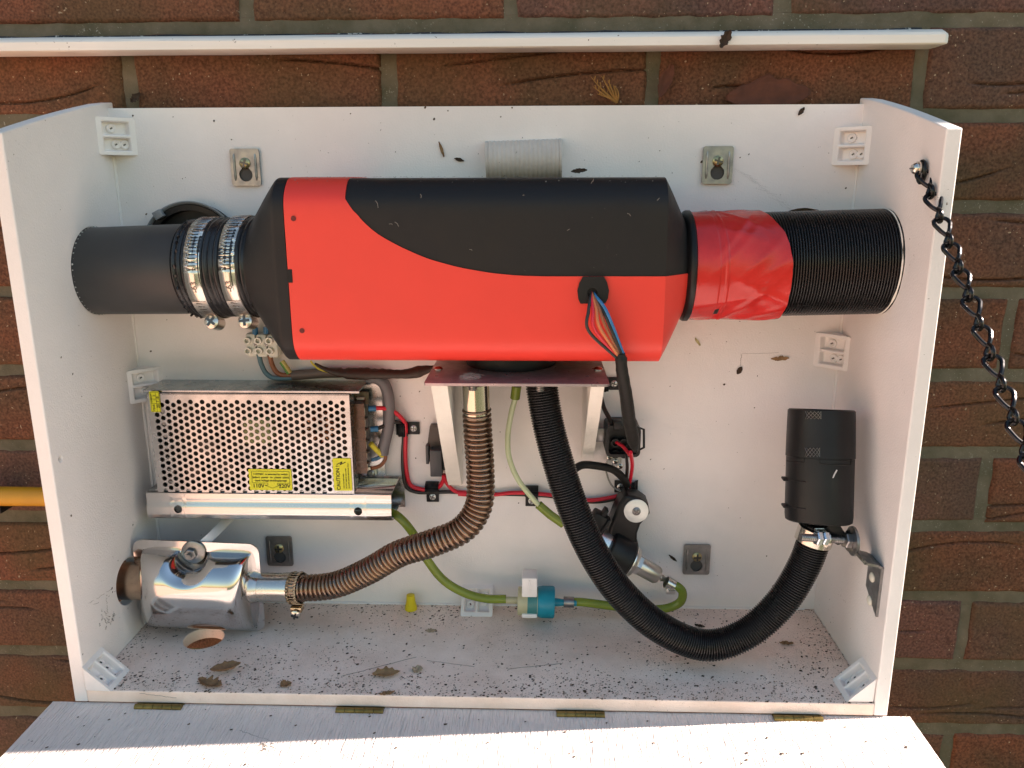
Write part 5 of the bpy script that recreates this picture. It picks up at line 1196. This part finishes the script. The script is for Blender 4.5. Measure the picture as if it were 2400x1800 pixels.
grit('back_grit', 320, on_back, GRM, .0002, .0010)
def on_left(): return Vector((-W2 + .0002, -D * random.random(), .03 + .4 * random.random() ** 2)), X
grit('side_grit', 50, on_left, GRM, .0002, .0011)
def on_flap():
    return Vector((random.uniform(-.37, .37), -.16 - .08 * random.random(), dz + .0005)), Z
grit('flap_grit', 200, on_flap, GRM, .0002, .0013)
def on_batten():
    x = random.uniform(-.42, .39); return Vector((x, WY - .0332, z + random.uniform(-.006, .003))), -Y
z = .5492
def on_heater(): x = random.uniform(-.14, .15); a = R(random.uniform(55, 88)); q = casing(x, a, 0); return q, Vector((0, -math.cos(a), math.sin(a)))
grit('heater_dust', 420, on_heater, M('pale_dust', (.3, .27, .24), .9), .00018, .0007)
# pale scuffs and a hair of web on the black cover
sc_ = MB()
for px, py, L_, a_ in ((925, 520, 14, 50), (985, 455, 9, 80), (1385, 430, 13, -60), (880, 470, 18, 70), (912, 525, 8, 10), (1225, 458, 3, 0), (1100, 585, 7, 20), (1470, 500, 10, 40), (1330, 540, 6, -30), (1540, 470, 8, -50)):
    p = at(px, py, FY - .0002); q = at(px + L_ * math.cos(R(a_)), py + L_ * math.sin(R(a_)), FY - .0002); r_ = p.lerp(q, .5) + Vector((.0006, 0, .0004)); sc_.tube([p, r_, q], .00016, 4)
o = sc_.build('scuff_marks', M('pale_dust', (0, 0, 0)), h); o['kind'] = 'stuff'
# cobwebs in the left corner and on the panels
cw = MB()
def strand(a, b, sag, r_, jit=.0015):
    r_ = min(r_, .00032) * .5
    pts = [a.lerp(b, t / 14) + Vector((random.uniform(-jit, jit), random.uniform(-jit, jit) * .3, -sag * 4 * (t / 14) * (1 - t / 14))) for t in range(15)]; cw.tube(pts, r_, 4)
strand(atx(200, 1422, -W2), atx(275, 1380, -W2), .003, .00035); strand(atx(205, 1415, -W2), atx(268, 1372, -W2), .001, .00025); strand(atx(248, 1400, -W2), atx(252, 1445, -W2), 0, .00025)
for k in range(16): c_ = atx(246 + random.uniform(-14, 20), 1450 + random.uniform(-10, 18), -W2); strand(c_, c_ + Vector((0, random.uniform(-.006, .006), random.uniform(-.006, .006))), 0, .00032)
strand(at(1735, 858, -.001), at(1738, 830, -.001), 0, .0003, .0004); strand(at(1738, 828, -.001), at(1825, 826, -.001), .0006, .0002, .0005)
for k in range(12): a = at(1720 + 12 * k, 395 + 9 * k + random.uniform(-8, 8), -.001); strand(a, at(1760 + 12 * k, 412 + 9 * k, -.001), .001, .00007)
strand(atz(800, 1585, .0004), atz(975, 1540, .0004), 0, .0003, .0008); strand(atz(1000, 1548, .0004), atz(1110, 1562, .0004), 0, .00025, .0008); strand(atz(1190, 1568, .0004), atz(1315, 1555, .0004), 0, .0003, .0012)
for k in range(10): c_ = atz(620 + random.uniform(-12, 16), 1748 + random.uniform(-6, 6), dz); strand(c_, c_ + Vector((random.uniform(-.006, .006), random.uniform(-.004, .004), .0006)), 0, .0004)
strand(atz(330, 1625, .0004), atz(410, 1636, .0004), 0, .0004); strand(atz(560, 1712, dz), atz(640, 1738, dz), 0, .0002); strand(atz(1640, 1755, dz), atz(1690, 1745, dz), 0, .0005)
o = cw.build('cobweb', M('dirty_cobweb', (.20, .18, .16), .9)); o['kind'] = 'stuff'
